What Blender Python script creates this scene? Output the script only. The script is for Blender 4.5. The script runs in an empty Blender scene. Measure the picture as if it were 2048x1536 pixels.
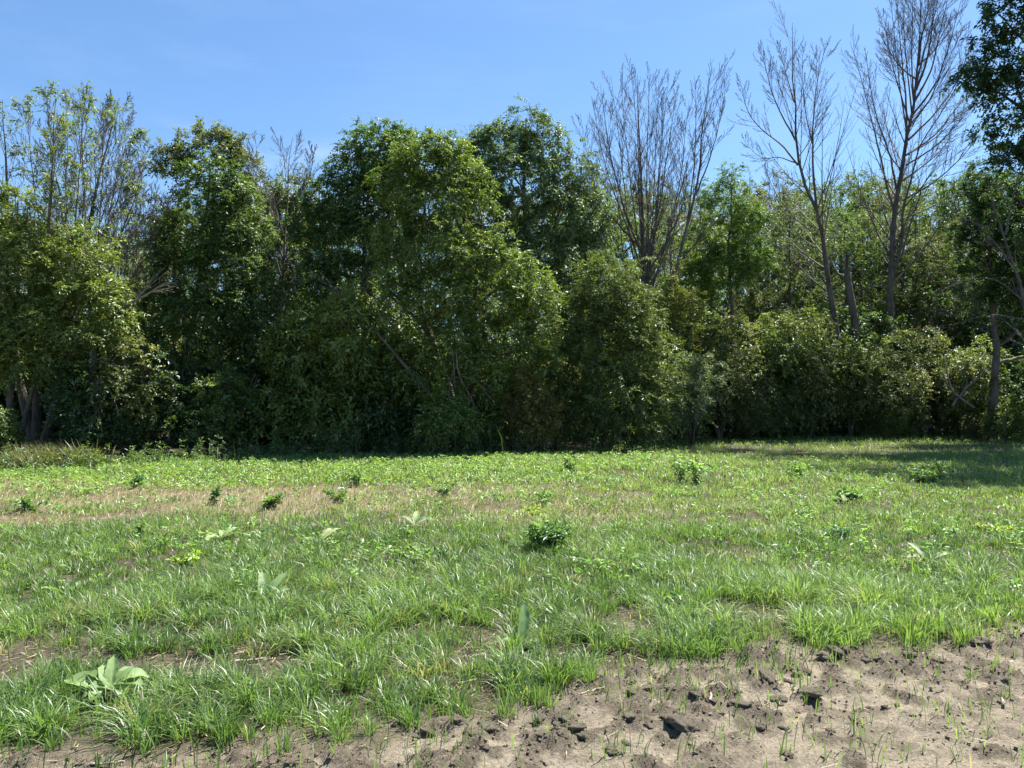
import bpy, math, random
import numpy as np
from mathutils import Vector

# ------------------------------------------------------------------ camera, sky, sun, exposure
scene = bpy.context.scene
C = scene.collection
CAM_H = 1.6            # eye height, metres
F_PX = 1490.0          # focal length in photograph pixels (photo is 2048 wide)
HOR = 795.0            # row of the horizon in the photograph
cam_d = bpy.data.cameras.new("camera")
cam = bpy.data.objects.new("camera", cam_d)
C.objects.link(cam)
cam.location = (0, 0, CAM_H)
cam.rotation_euler = (math.radians(90), 0, 0)
cam_d.sensor_width = 36
cam_d.lens = 36 * F_PX / 2048
cam_d.shift_y = (HOR - 768) / 2048
cam_d.clip_start = 0.05
cam_d.clip_end = 3000
scene.camera = cam

SUN_AZ = math.radians(47)      # to the right of straight ahead
SUN_EL = math.radians(60)
world = bpy.data.worlds.new("World")
scene.world = world
world.use_nodes = True
wn, wl = world.node_tree.nodes, world.node_tree.links
wn.clear()
w_out = wn.new("ShaderNodeOutputWorld")
w_bg = wn.new("ShaderNodeBackground")
w_sky = wn.new("ShaderNodeTexSky")
w_sky.sky_type = 'NISHITA'
w_sky.sun_disc = False
w_sky.sun_elevation = SUN_EL
w_sky.sun_rotation = SUN_AZ
w_sky.air_density = 1.0
w_sky.dust_density = 0.3
w_sky.ozone_density = 1.5
w_bg.inputs['Strength'].default_value = 0.058
w_tint = wn.new("ShaderNodeMix"); w_tint.data_type = 'RGBA'; w_tint.blend_type = 'MULTIPLY'
w_tint.inputs[0].default_value = 1.0
w_tint.inputs[7].default_value = (0.78, 0.98, 1.14, 1)
# thin fair-weather cloud low over the wood
w_tc = wn.new("ShaderNodeTexCoord")
w_map = wn.new("ShaderNodeMapping"); w_map.inputs['Scale'].default_value = (3.0, 3.0, 8.0)
w_map.inputs['Location'].default_value = (0.35, 0.1, 0.2)
w_noise = wn.new("ShaderNodeTexNoise"); w_noise.inputs['Scale'].default_value = 1.6
w_noise.inputs['Detail'].default_value = 7; w_noise.inputs['Roughness'].default_value = 0.6
w_ramp = wn.new("ShaderNodeMapRange"); w_ramp.inputs[1].default_value = 0.53; w_ramp.inputs[2].default_value = 0.72
w_sep = wn.new("ShaderNodeSeparateXYZ")
w_low = wn.new("ShaderNodeMapRange"); w_low.inputs[1].default_value = 0.33; w_low.inputs[2].default_value = 0.22
w_mul = wn.new("ShaderNodeMath"); w_mul.operation = 'MULTIPLY'
w_mix = wn.new("ShaderNodeMix"); w_mix.data_type = 'RGBA'
w_mix.inputs[7].default_value = (6.6, 7.2, 7.8, 1)
wl.new(w_sky.outputs[0], w_tint.inputs[6])
wl.new(w_tc.outputs['Generated'], w_map.inputs[0]); wl.new(w_map.outputs[0], w_noise.inputs['Vector'])
wl.new(w_noise.outputs[0], w_ramp.inputs[0])
wl.new(w_tc.outputs['Generated'], w_sep.inputs[0]); wl.new(w_sep.outputs[2], w_low.inputs[0])
wl.new(w_ramp.outputs[0], w_mul.inputs[0]); wl.new(w_low.outputs[0], w_mul.inputs[1])
wl.new(w_mul.outputs[0], w_mix.inputs[0]); wl.new(w_tint.outputs[2], w_mix.inputs[6])
w_map2 = wn.new("ShaderNodeMapping"); w_map2.inputs['Scale'].default_value = (1.2, 5.0, 9.0); w_map2.inputs['Rotation'].default_value = (0.0, 0.12, 0.3)
w_n2 = wn.new("ShaderNodeTexNoise"); w_n2.inputs['Scale'].default_value = 2.2; w_n2.inputs['Detail'].default_value = 8; w_n2.inputs['Roughness'].default_value = 0.65
w_r2 = wn.new("ShaderNodeMapRange"); w_r2.inputs[1].default_value = 0.5; w_r2.inputs[2].default_value = 0.85; w_r2.inputs[4].default_value = 0.09
w_m2 = wn.new("ShaderNodeMix"); w_m2.data_type = 'RGBA'; w_m2.inputs[7].default_value = (5.4, 6.4, 7.6, 1)
wl.new(w_tc.outputs['Generated'], w_map2.inputs[0]); wl.new(w_map2.outputs[0], w_n2.inputs['Vector']); wl.new(w_n2.outputs[0], w_r2.inputs[0])
wl.new(w_r2.outputs[0], w_m2.inputs[0]); wl.new(w_mix.outputs[2], w_m2.inputs[6])
wl.new(w_m2.outputs[2], w_bg.inputs[0]); wl.new(w_bg.outputs[0], w_out.inputs[0])

sun_d = bpy.data.lights.new("sun", 'SUN')
sun_d.energy = 5.0
sun_d.angle = math.radians(0.53)
sun_d.color = (1.0, 0.94, 0.84)
sun = bpy.data.objects.new("sun", sun_d)
C.objects.link(sun)
S = Vector((math.sin(SUN_AZ) * math.cos(SUN_EL), math.cos(SUN_AZ) * math.cos(SUN_EL), math.sin(SUN_EL)))
sun.rotation_euler = S.to_track_quat('Z', 'Y').to_euler()
sun.location = (10, 10, 40)

scene.render.engine = 'CYCLES'
scene.cycles.max_bounces = 6
scene.cycles.diffuse_bounces = 3
scene.cycles.transmission_bounces = 4
scene.view_settings.view_transform = 'Standard'
scene.view_settings.look = 'None'
scene.view_settings.gamma = 1
scene.view_settings.exposure = 1.6
scene.view_settings.use_curve_mapping = False

# ------------------------------------------------------------------ helpers
UP = np.array([0.0, 0.0, 1.0])
def P(px, py, d):
    """point of the place that stands d metres ahead, from photograph coordinates"""
    return np.array([(px - 1024) / F_PX * d, d, CAM_H + (HOR - py) / F_PX * d])
def G(px, py):
    """ground point"""
    d = F_PX * CAM_H / (py - HOR)
    return np.array([(px - 1024) / F_PX * d, d, 0.0])

def nrm(v):
    return v / np.maximum(np.linalg.norm(v, axis=-1, keepdims=True), 1e-9)

_tab = np.random.default_rng(77).random((64, 64, 64))
def noise3(p, scale=1.0):
    q = np.asarray(p) * scale + 1000.5
    i = np.floor(q).astype(int); f = q - i; f = f * f * (3 - 2 * f)
    r = 0
    for a in (0, 1):
        wx = f[..., 0] if a else 1 - f[..., 0]
        for b in (0, 1):
            wy = f[..., 1] if b else 1 - f[..., 1]
            for c in (0, 1):
                wz = f[..., 2] if c else 1 - f[..., 2]
                r = r + wx * wy * wz * _tab[(i[..., 0] + a) % 64, (i[..., 1] + b) % 64, (i[..., 2] + c) % 64]
    return r
def noise2(x, y, scale=1.0, seed=0.0):
    x = np.asarray(x, float); y = np.asarray(y, float)
    return noise3(np.stack([x * scale, y * scale, np.full_like(x, seed * 3.0 + 0.5)], -1))
def fbm2(x, y, scale=1.0, seed=0.0, oct=4):
    r = 0; a = 0.5; s = 0
    for k in range(oct):
        r = r + a * noise2(x, y, scale * 2 ** k, seed + k * 1.7); s += a; a *= 0.5
    return r / s
def sst(a, b, x):
    t = np.clip((x - a) / (b - a), 0, 1)
    return t * t * (3 - 2 * t)

def tag(o, label=None, cat=None, group=None, kind=None):
    if label: o['label'] = label
    if cat: o['category'] = cat
    if group: o['group'] = group
    if kind: o['kind'] = kind
    return o
def thing(name, label, cat, loc, group=None, rz=0.0):
    o = bpy.data.objects.new(name, None)
    o.empty_display_size = 0.2
    o.location = tuple(float(v) for v in loc); o.rotation_euler = (0, 0, rz)
    C.objects.link(o)
    return tag(o, label, cat, group)
def mesh_np(name, V, faces, mat, col=None, smooth=False):
    """faces: list of integer arrays, each (n, k)"""
    me = bpy.data.meshes.new(name)
    V = np.asarray(V, np.float32).reshape(-1, 3)
    faces = [np.asarray(f, np.int32) for f in faces if len(f)]
    loops = np.concatenate([f.ravel() for f in faces])
    sizes = np.concatenate([np.full(len(f), f.shape[1], np.int32) for f in faces])
    starts = np.concatenate([[0], np.cumsum(sizes)[:-1]]).astype(np.int32)
    me.vertices.add(len(V)); me.vertices.foreach_set("co", V.ravel())
    me.loops.add(len(loops)); me.loops.foreach_set("vertex_index", loops)
    me.polygons.add(len(sizes)); me.polygons.foreach_set("loop_start", starts)
    if smooth:
        me.polygons.foreach_set("use_smooth", np.ones(len(sizes), bool))
    if col is not None:
        a = me.color_attributes.new("tone", 'FLOAT_COLOR', 'POINT')
        c4 = np.ones((len(V), 4), np.float32); c4[:, :3] = col
        a.data.foreach_set("color", c4.ravel())
    me.materials.append(mat)
    me.update(calc_edges=True)
    return me
def obj(name, me, parent=None, loc=(0, 0, 0)):
    o = bpy.data.objects.new(name, me)
    o.location = loc
    C.objects.link(o)
    if parent: o.parent = parent
    return o
def copy_tree(root, loc, rz, sc, label, group=None, cat=None):
    r = root.copy(); C.objects.link(r)
    r.location = loc; r.rotation_euler = (0, 0, rz); r.scale = sc if hasattr(sc, '__len__') else (sc, sc, sc)
    r['label'] = label
    if group: r['group'] = group
    elif 'group' in r: del r['group']
    if cat: r['category'] = cat
    for ch in list(root.children):
        c = ch.copy(); C.objects.link(c); c.parent = r
        for g in list(ch.children):
            d = g.copy(); C.objects.link(d); d.parent = c
    return r

# ------------------------------------------------------------------ materials
def mat_leaf(name, transl=0.42, gloss=0.05, rough=0.42, tr_tint=(1.22, 1.25, 0.6)):
    m = bpy.data.materials.new(name); m.use_nodes = True
    n, l = m.node_tree.nodes, m.node_tree.links
    n.clear()
    out = n.new("ShaderNodeOutputMaterial")
    at = n.new("ShaderNodeAttribute"); at.attribute_name = "tone"
    dif = n.new("ShaderNodeBsdfDiffuse"); tr = n.new("ShaderNodeBsdfTranslucent")
    gl = n.new("ShaderNodeBsdfGlossy"); gl.inputs['Roughness'].default_value = rough
    gl.inputs['Color'].default_value = (0.9, 0.95, 1, 1)
    tc = n.new("ShaderNodeTexCoord"); no = n.new("ShaderNodeTexNoise"); no.inputs['Scale'].default_value = 9
    mr = n.new("ShaderNodeMapRange"); mr.inputs[3].default_value = 0.8; mr.inputs[4].default_value = 1.2
    mu = n.new("ShaderNodeMix"); mu.data_type = 'RGBA'; mu.blend_type = 'MULTIPLY'; mu.inputs[0].default_value = 1
    tt = n.new("ShaderNodeMix"); tt.data_type = 'RGBA'; tt.blend_type = 'MULTIPLY'; tt.inputs[0].default_value = 1
    tt.inputs[7].default_value = (*tr_tint, 1)
    m1 = n.new("ShaderNodeMixShader"); m1.inputs[0].default_value = transl
    m2 = n.new("ShaderNodeMixShader"); m2.inputs[0].default_value = gloss
    l.new(tc.outputs['Object'], no.inputs['Vector']); l.new(no.outputs[0], mr.inputs[0])
    l.new(at.outputs['Color'], mu.inputs[6]); l.new(mr.outputs[0], mu.inputs[7])
    l.new(mu.outputs[2], dif.inputs[0]); l.new(mu.outputs[2], tt.inputs[6]); l.new(tt.outputs[2], tr.inputs[0])
    l.new(dif.outputs[0], m1.inputs[1]); l.new(tr.outputs[0], m1.inputs[2])
    l.new(m1.outputs[0], m2.inputs[1]); l.new(gl.outputs[0], m2.inputs[2])
    l.new(m2.outputs[0], out.inputs[0])
    return m
def mat_bark(name, c1, c2, scale=14):
    m = bpy.data.materials.new(name); m.use_nodes = True
    n, l = m.node_tree.nodes, m.node_tree.links
    b = n["Principled BSDF"]; b.inputs['Roughness'].default_value = 0.9
    tc = n.new("ShaderNodeTexCoord"); mp = n.new("ShaderNodeMapping"); mp.inputs['Scale'].default_value = (1, 1, 0.25)
    no = n.new("ShaderNodeTexNoise"); no.inputs['Scale'].default_value = scale; no.inputs['Detail'].default_value = 6
    no2 = n.new("ShaderNodeTexNoise"); no2.inputs['Scale'].default_value = 1.3
    ad = n.new("ShaderNodeMath"); ad.operation = 'ADD'
    mr = n.new("ShaderNodeMapRange"); mr.inputs[1].default_value = 0.75; mr.inputs[2].default_value = 1.25
    mx = n.new("ShaderNodeMix"); mx.data_type = 'RGBA'
    mx.inputs[6].default_value = (*c1, 1); mx.inputs[7].default_value = (*c2, 1)
    bp = n.new("ShaderNodeBump"); bp.inputs['Strength'].default_value = 0.8; bp.inputs['Distance'].default_value = 0.03
    l.new(tc.outputs['Object'], mp.inputs[0]); l.new(mp.outputs[0], no.inputs['Vector'])
    l.new(tc.outputs['Object'], no2.inputs['Vector'])
    l.new(no.outputs[0], ad.inputs[0]); l.new(no2.outputs[0], ad.inputs[1]); l.new(ad.outputs[0], mr.inputs[0])
    l.new(mr.outputs[0], mx.inputs[0]); l.new(mx.outputs[2], b.inputs['Base Color'])
    l.new(no.outputs[0], bp.inputs['Height']); l.new(bp.outputs[0], b.inputs['Normal'])
    return m
def mat_soil():
    m = bpy.data.materials.new("soil"); m.use_nodes = True
    n, l = m.node_tree.nodes, m.node_tree.links
    b = n["Principled BSDF"]; b.inputs['Roughness'].default_value = 0.95
    b.inputs['Specular IOR Level'].default_value = 0.15
    at = n.new("ShaderNodeAttribute"); at.attribute_name = "tone"
    tc = n.new("ShaderNodeTexCoord")
    n1 = n.new("ShaderNodeTexNoise"); n1.inputs['Scale'].default_value = 55; n1.inputs['Detail'].default_value = 8; n1.inputs['Roughness'].default_value = 0.7
    mr = n.new("ShaderNodeMapRange"); mr.inputs[1].default_value = 0.3; mr.inputs[2].default_value = 0.7
    mr.inputs[3].default_value = 0.45; mr.inputs[4].default_value = 1.35
    mu = n.new("ShaderNodeMix"); mu.data_type = 'RGBA'; mu.blend_type = 'MULTIPLY'; mu.inputs[0].default_value = 1
    ad = n.new("ShaderNodeMath"); ad.operation = 'ADD'
    n3 = n.new("ShaderNodeTexNoise"); n3.inputs['Scale'].default_value = 210; n3.inputs['Detail'].default_value = 4
    bp = n.new("ShaderNodeBump"); bp.inputs['Strength'].default_value = 1.0; bp.inputs['Distance'].default_value = 0.014
    l.new(tc.outputs['Object'], n1.inputs['Vector']); l.new(tc.outputs['Object'], n3.inputs['Vector'])
    l.new(n1.outputs[0], mr.inputs[0]); l.new(at.outputs['Color'], mu.inputs[6]); l.new(mr.outputs[0], mu.inputs[7])
    l.new(mu.outputs[2], b.inputs['Base Color'])
    l.new(n1.outputs[0], ad.inputs[0]); l.new(n3.outputs[0], ad.inputs[1])
    l.new(ad.outputs[0], bp.inputs['Height']); l.new(bp.outputs[0], b.inputs['Normal'])
    return m
M_LEAF = mat_leaf("tree_leaf", 0.42, 0.04, 0.42)
M_GLOSSY = mat_leaf("glossy_leaf", 0.42, 0.08, 0.40)
M_GRASS = mat_leaf("grass_blade", 0.5, 0.04, 0.45, (1.2, 1.26, 0.64))
M_DRY = mat_leaf("dry_stem", 0.25, 0.03, 0.5, (1, 1, 1))
M_FUZZ = mat_leaf("downy_leaf", 0.3, 0.02, 0.6, (1.1, 1.2, 0.7))
M_BARK = mat_bark("bark", (0.05, 0.042, 0.034), (0.13, 0.11, 0.09))
M_DARKBARK = mat_bark("dark_bark", (0.05, 0.042, 0.035), (0.13, 0.11, 0.09))
M_GREYBARK = mat_bark("grey_bark", (0.052, 0.046, 0.041), (0.13, 0.115, 0.10))
M_PALEGREY = mat_bark("weathered_grey_bark", (0.10, 0.088, 0.082), (0.22, 0.195, 0.175))
M_DEADWOOD = mat_bark("dead_wood", (0.09, 0.078, 0.064), (0.22, 0.19, 0.155))
M_SOIL = mat_soil()

# ------------------------------------------------------------------ ground
_db = np.array([(-8, 2.9), (-2.36, 3.33), (-1.4, 3.42), (-0.45, 3.66), (0.215, 3.92), (0.72, 4.32), (2.2, 4.85), (3.7, 5.3), (9, 6.2)])
def dirt(x, y):
    """1 on the bare tilled strip, 0 in the grass"""
    yb = np.interp(x, _db[:, 0], _db[:, 1])
    return sst(-0.28, 0.22, yb - y + (fbm2(x, y, 2.2, 3) - 0.5) * 0.9)
_patch = [(-1.75, 4.46, .55, .26), (-3.0, 4.5, .5, .22), (.78, 5.2, .22, .28), (-1.2, 4.95, .35, .16), (.45, 4.55, .4, .2), (-2.3, 5.0, .3, .15),
          (1.9, 5.5, .5, .2), (-.55, 5.1, .3, .12), (-.35, 4.1, .18, .12)]
def litter(x, y):
    """thin spots in the grass where brown litter shows"""
    r = sst(0.58, 0.72, fbm2(x, y, 1.7, 9)) * sst(8.5, 5.5, y) * 0.42
    w = (fbm2(x, y, 4, 21) - 0.5) * 0.9
    for cx, cy, rx, ry in _patch:
        r = np.maximum(r, sst(1.25, 0.7, np.hypot((x - cx) / rx, (y - cy) / ry) + w))
    return r
def churn(x, y):
    """how broken the bare strip is: most along the grass edge, where the tyre ran"""
    q = np.interp(x, _db[:, 0], _db[:, 1]) - y + (fbm2(x, y, 1.1, 19) - .5) * .9
    return .42 + .58 * sst(1.25, .75, q)
_rng = np.random.default_rng(5)
# crumbled lug prints and clods left by a tractor tyre: x, y, length, width, turn, height
CLODS = []
for px, py, ln, wd in ((600, 1455, .10, .05), (840, 1450, .13, .07), (905, 1452, .11, .06), (985, 1462, .12, .08), (1090, 1480, .15, .07), (1160, 1475, .13, .06),
                       (1120, 1440, .12, .06), (1260, 1450, .10, .05), (1340, 1455, .10, .06), (1390, 1400, .12, .06), (1275, 1395, .11, .06),
                       (1440, 1385, .13, .05), (1010, 1405, .10, .05), (1700, 1318, .17, .08), (1760, 1325, .16, .07), (1820, 1320, .15, .06), (1880, 1330, .14, .07),
                       (1650, 1325, .10, .06), (1580, 1345, .12, .05), (1960, 1245, .10, .06), (2030, 1245, .09, .06), (1860, 1290, .14, .05), (1950, 1300, .13, .06),
                       (800, 1420, .13, .07), (700, 1440, .09, .05), (1530, 1380, .12, .05), (1620, 1400, .10, .05), (1500, 1430, .12, .06)):
    g = G(px, py); CLODS.append((g[0], g[1], ln * .8, wd * 1.1, 2.5 + _rng.normal(0, .35), .016 + .012 * _rng.random()))
for k in range(620):
    x = _rng.uniform(-3, 5); y = _rng.uniform(2.7, 6.2)
    if dirt(np.array([x]), np.array([y]))[0] > 0.6 and _rng.random() < churn(np.array([x]), np.array([y]))[0] ** 1.5:
        s = _rng.uniform(.4, 1)
        CLODS.append((x, y, .075 * s + .02, .045 * s + .015, _rng.uniform(0, 3.1), .026 * s))
def relief(x, y):
    """height of the ground and how dark and crumbly it is"""
    x = np.asarray(x, float); y = np.asarray(y, float)
    d = dirt(x, y)
    near = sst(16, 7, y)
    h = (fbm2(x, y, 0.9, 1) - 0.5) * 0.07 + (fbm2(x, y, 5, 2, 3) - 0.5) * 0.035 * near
    # shallow furrow rows running away to the right
    u = y - 0.32 * x
    h = h + d * 0.008 * np.sin(u * 2 * np.pi / 0.42 + fbm2(x, y, 1.5, 6) * 6)
    ch = churn(x, y)
    crumb = sst(0.50, 0.64, fbm2(x, y, 7, 12, 3)) * 0.7 * ch
    rough = fbm2(x, y, 24, 14, 4) - 0.5
    for cx, cy, a, b, t, hh in CLODS:
        m = (np.abs(x - cx) < 3 * a) & (np.abs(y - cy) < 3 * a)
        if not m.any(): continue
        dx = x[m] - cx; dy = y[m] - cy
        q = np.hypot((dx * math.cos(t) + dy * math.sin(t)) / a, (-dx * math.sin(t) + dy * math.cos(t)) / b)
        q = q + rough[m] * 0.9
        k = sst(1.22, 0.85, q)
        h[m] += hh * k * d[m]
        crumb[m] = np.maximum(crumb[m], k * 0.95)
    crumb = crumb * d
    plate = sst(.50, .57, fbm2(x, y, 8.5, 15, 4)) * sst(.42, .55, fbm2(x, y, 2.1, 16)) * ch
    crumb = np.maximum(crumb, plate * .6 * d)
    h = h + (rough * (0.022 + 0.05 * crumb) + .022 * plate + (fbm2(x, y, 60, 18, 2) - .5) * .010) * d
    return h, crumb, d
def gz(x, y):
    return relief(x, y)[0]
def edge_y(x):
    """where the wood begins"""
    return np.interp(x, [-30, -11.3, -9.5, -7, -4.5, -1, 0, 2.6, 4.2, 6.5, 12, 22, 60], [14, 15.6, 17.2, 19.3, 20.6, 20.6, 21, 22.5, 25.5, 29.5, 31.5, 31.5, 34])

def tan_band(x, y):
    return sst(8.8, 9.8, y + (fbm2(x, y, .55, 41) - .5) * 3) * sst(14.2, 12.4, y + (fbm2(x, y, .55, 42) - .5) * 2.4 + .1 * x) * sst(3.5, -3.0, x + (fbm2(x, y, .8, 43) - .5) * 5) * (.12 + .88 * sst(.34, .50, .5 * noise2(x * .45, y * 1.3, 1, 47) + .5 * fbm2(x, y, 1.3, 48)))
def axis(lo, hi, step0, grow):
    v = [lo]
    while v[-1] < hi: v.append(v[-1] + step0); step0 *= grow
    return v
ys = [2.3]
while ys[-1] < 8.5: ys.append(ys[-1] + 0.0014 * ys[-1] ** 2)
st = ys[-1] - ys[-2]
while ys[-1] < 900: st *= 1.09; ys.append(ys[-1] + st)
back = [2.3]; st = .02
while back[-1] > -200: st *= 1.35; back.append(back[-1] - st)
ys = np.array(back[::-1][:-1] + ys)
xs = list(np.arange(-3.6, 4.3, 0.0185)); st = .02
r_, l_ = [xs[-1]], [xs[0]]
while r_[-1] < 900: st *= 1.17; r_.append(r_[-1] + st); l_.append(l_[-1] - st)
xs = np.array(l_[::-1][:-1] + xs + r_[1:])
gx, gy = np.meshgrid(xs, ys)
gh, gcr, gd = relief(gx.ravel(), gy.ravel())
fade = sst(60, 30, np.hypot(gx.ravel(), gy.ravel()))
gh = gh * fade
gxr, gyr = gx.ravel(), gy.ravel()
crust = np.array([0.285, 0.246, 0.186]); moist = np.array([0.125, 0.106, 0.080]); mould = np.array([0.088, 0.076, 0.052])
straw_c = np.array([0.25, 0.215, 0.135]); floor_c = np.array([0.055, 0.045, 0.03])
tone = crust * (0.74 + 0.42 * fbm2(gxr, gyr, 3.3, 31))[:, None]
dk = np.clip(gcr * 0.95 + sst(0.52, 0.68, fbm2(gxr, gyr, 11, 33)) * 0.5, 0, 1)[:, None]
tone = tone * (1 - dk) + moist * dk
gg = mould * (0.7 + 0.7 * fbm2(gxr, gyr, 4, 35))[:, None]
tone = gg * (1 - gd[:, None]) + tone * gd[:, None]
tanm = tan_band(gxr, gyr)[:, None]
tone = tone * (1 - tanm * .9) + straw_c * tanm * .9
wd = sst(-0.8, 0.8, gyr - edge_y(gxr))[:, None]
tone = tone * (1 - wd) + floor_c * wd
nx, ny = len(xs), len(ys)
ii = (np.arange(ny - 1)[:, None] * nx + np.arange(nx - 1)[None, :]).ravel()
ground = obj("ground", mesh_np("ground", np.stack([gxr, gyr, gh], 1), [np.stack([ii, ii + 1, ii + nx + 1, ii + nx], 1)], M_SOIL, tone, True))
tag(ground, "field of bare crumbly tan soil in front and grassed ground up to the wood", "ground", kind='structure')

# ------------------------------------------------------------------ tubes and branches
def resample(pts, n):
    pts = np.asarray(pts, float)
    t = np.concatenate([[0], np.cumsum(np.linalg.norm(np.diff(pts, axis=0), axis=1))]); t /= t[-1]
    # Catmull-Rom through the points
    u = np.linspace(0, 1, n); out = np.empty((n, 3))
    for k in range(3):
        m = np.gradient(pts[:, k], t) if len(pts) > 2 else np.full(len(pts), (pts[-1, k] - pts[0, k]))
        i = np.clip(np.searchsorted(t, u, 'right') - 1, 0, len(t) - 2)
        h = t[i + 1] - t[i]; s = (u - t[i]) / h
        out[:, k] = ((2 * s**3 - 3 * s**2 + 1) * pts[i, k] + (s**3 - 2 * s**2 + s) * h * m[i]
                     + (-2 * s**3 + 3 * s**2) * pts[i + 1, k] + (s**3 - s**2) * h * m[i + 1])
    return out
class Wood:
    """collects limbs (batches of polylines with radii) and meshes them as tubes"""
    def __init__(self): self.b = []
    def add(self, Pn, Rn, sides): self.b.append((Pn, Rn, sides)); return Pn, Rn
    def limb(self, pts, r0, r1, n=12, sides=7, jit=0.0, rng=None, power=1.0):
        p = resample(pts, n)
        if jit: p[1:-1] += rng.normal(0, jit, (n - 2, 3))
        r = r0 + (r1 - r0) * np.linspace(0, 1, n) ** power
        self.b.append((p[None], r[None], sides)); return p[None], r[None]
    def build(self, origin):
        Vs, Fs, off = [], [], 0
        for Pn, Rn, s in self.b:
            B, n, _ = Pn.shape
            T = nrm(np.gradient(Pn, axis=1))
            ref = np.where(np.abs(T[..., 2:3]) > 0.93, np.array([1.0, 0, 0]), np.array([0, 0, 1.0]))
            ref = np.broadcast_to(ref[:, :1] * 0 + np.where(np.abs(T.mean(1, keepdims=True)[..., 2:3]) > 0.6, np.array([1.0, 0.1, 0]), np.array([0, 0.1, 1.0])), T.shape)
            U = nrm(np.cross(T, ref)); W = np.cross(T, U)
            a = np.arange(s) * 2 * np.pi / s
            V = Pn[:, :, None] + Rn[:, :, None, None] * (np.cos(a)[:, None] * U[:, :, None] + np.sin(a)[:, None] * W[:, :, None])
            idx = off + np.arange(B * n * s).reshape(B, n, s)
            j = np.roll(np.arange(s), -1)
            q = np.stack([idx[:, :-1], idx[:, :-1][..., j], idx[:, 1:][..., j], idx[:, 1:]], -1).reshape(-1, 4)
            Vs.append(V.reshape(-1, 3)); Fs.append(q); off += B * n * s
        return np.concatenate(Vs) - np.asarray(origin), [np.concatenate(Fs)]
def spawn(w, par, m, t0, t1, ang, ratio, n, trop, wig, rr, minr, sides, rng, keep=None, dirbias=None, tipf=.55):
    """m children on every parent limb; returns their polylines"""
    Pn, Rn = par
    B, k, _ = Pn.shape
    plen = np.linalg.norm(np.diff(Pn, axis=1), axis=2).sum(1)
    t = t0 + (t1 - t0) * (np.arange(m) + rng.random((B, m))) / m
    f = t * (k - 1); i = np.minimum(f.astype(int), k - 2); fr = (f - i)[..., None]
    bi = np.arange(B)[:, None]
    st = Pn[bi, i] * (1 - fr) + Pn[bi, i + 1] * fr
    T = nrm(Pn[bi, i + 1] - Pn[bi, i])
    r0 = (Rn[bi, i] * (1 - fr[..., 0]) + Rn[bi, i + 1] * fr[..., 0]) * rr
    ref = nrm(rng.normal(0, 1, T.shape)); U = nrm(np.cross(T, ref)); W = np.cross(T, U)
    az = np.arange(m) * 2.4 + rng.random((B, 1)) * 6.28
    A = rng.uniform(ang[0], ang[1], (B, m))[..., None]
    d = np.cos(A) * T + np.sin(A) * (np.cos(az)[..., None] * U + np.sin(az)[..., None] * W)
    if dirbias is not None: d = nrm(d + np.asarray(dirbias))
    L = plen[:, None] * rng.uniform(ratio[0], ratio[1], (B, m)) * (1.1 - tipf * t)
    st = st.reshape(-1, 3); d = d.reshape(-1, 3); L = L.ravel(); r0 = np.maximum(r0.ravel(), minr)
    out = np.empty((len(st), n, 3)); out[:, 0] = st
    for s in range(1, n):
        out[:, s] = out[:, s - 1] + d * (L / (n - 1))[:, None]
        d = nrm(d + trop * UP + rng.normal(0, wig, d.shape))
    R = r0[:, None] + (minr - r0[:, None]) * np.linspace(0, 1, n)[None] ** 0.8
    if keep is not None:
        ok = keep(out[:, -1]); out, R = out[ok], R[ok]
    if len(out) == 0: return out, R
    return w.add(out, R, sides)

# ------------------------------------------------------------------ leaves
def sprigs(cen, outd, rng, nt, nl, tl, ll, lw, pal, up=0.25, spread=0.7, droop=0.35, hang=0.25, yellow=0.0, yc=(0.30, 0.24, 0.04), side=0.8):
    """twigs with paired leaves round every clump centre; returns verts, quads, tones"""
    N = len(cen)
    c = np.repeat(cen, nt, 0); o = np.repeat(outd, nt, 0)
    d = nrm(o * 0.8 + UP * up + rng.normal(0, spread, c.shape))
    L = tl * rng.uniform(0.5, 1.25, len(c))
    s = (np.arange(nl) + 0.6) / nl
    pos = c[:, None] + d[:, None] * (L[:, None] * s)[..., None] - UP * (droop * L[:, None] * s ** 2)[..., None]
    sd = nrm(np.cross(d, UP + rng.normal(0, .35, d.shape)))
    sg = np.where(np.arange(nl) % 2, 1.0, -1.0)
    ld = nrm(d[:, None] * 0.6 + sd[:, None] * (sg * side)[:, None] - UP * hang + rng.normal(0, .28, pos.shape))
    n0 = nrm(UP * 0.8 + o[:, None] * 0.25 + rng.normal(0, .42, pos.shape))
    wv = nrm(np.cross(ld, n0)); nn = np.cross(wv, ld)
    K = rng.uniform(0.5, 1.4, pos.shape[:2])[..., None]
    l = ll * K; w = lw * K * rng.uniform(.8, 1.15, K.shape)
    mid = pos + ld * l * 0.45
    fold = nn * w * 0.22
    V = np.stack([pos, mid + wv * w * .5 + fold, pos + ld * l - nn * l * 0.12, mid - wv * w * .5 + fold], 2)
    M = V.shape[0] * V.shape[1]
    V = V.reshape(M, 4, 3)
    pal = np.asarray(pal) * np.array([1.38, 1.50, 1.42])
    tc = np.clip(rng.normal(0.45, .28, N), 0, 1)
    tw = np.clip(np.repeat(tc, nt) + rng.normal(0, .15, N * nt), 0, 1)[:, None, None]
    col = pal[0] * (1 - tw) + pal[1] * tw
    col = np.repeat(col, nl, 1).reshape(M, 3) * rng.uniform(.75, 1.25, (M, 1))
    if yellow:
        y = rng.random(M) < yellow
        col[y] = np.asarray(yc) * rng.uniform(.6, 1.1, (y.sum(), 1))
    F = np.arange(M * 4).reshape(M, 4)
    tri = np.concatenate([F[:, [0, 1, 2]], F[:, [0, 2, 3]]])
    return V.reshape(-1, 3), tri, np.repeat(col, 4, 0)
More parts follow.
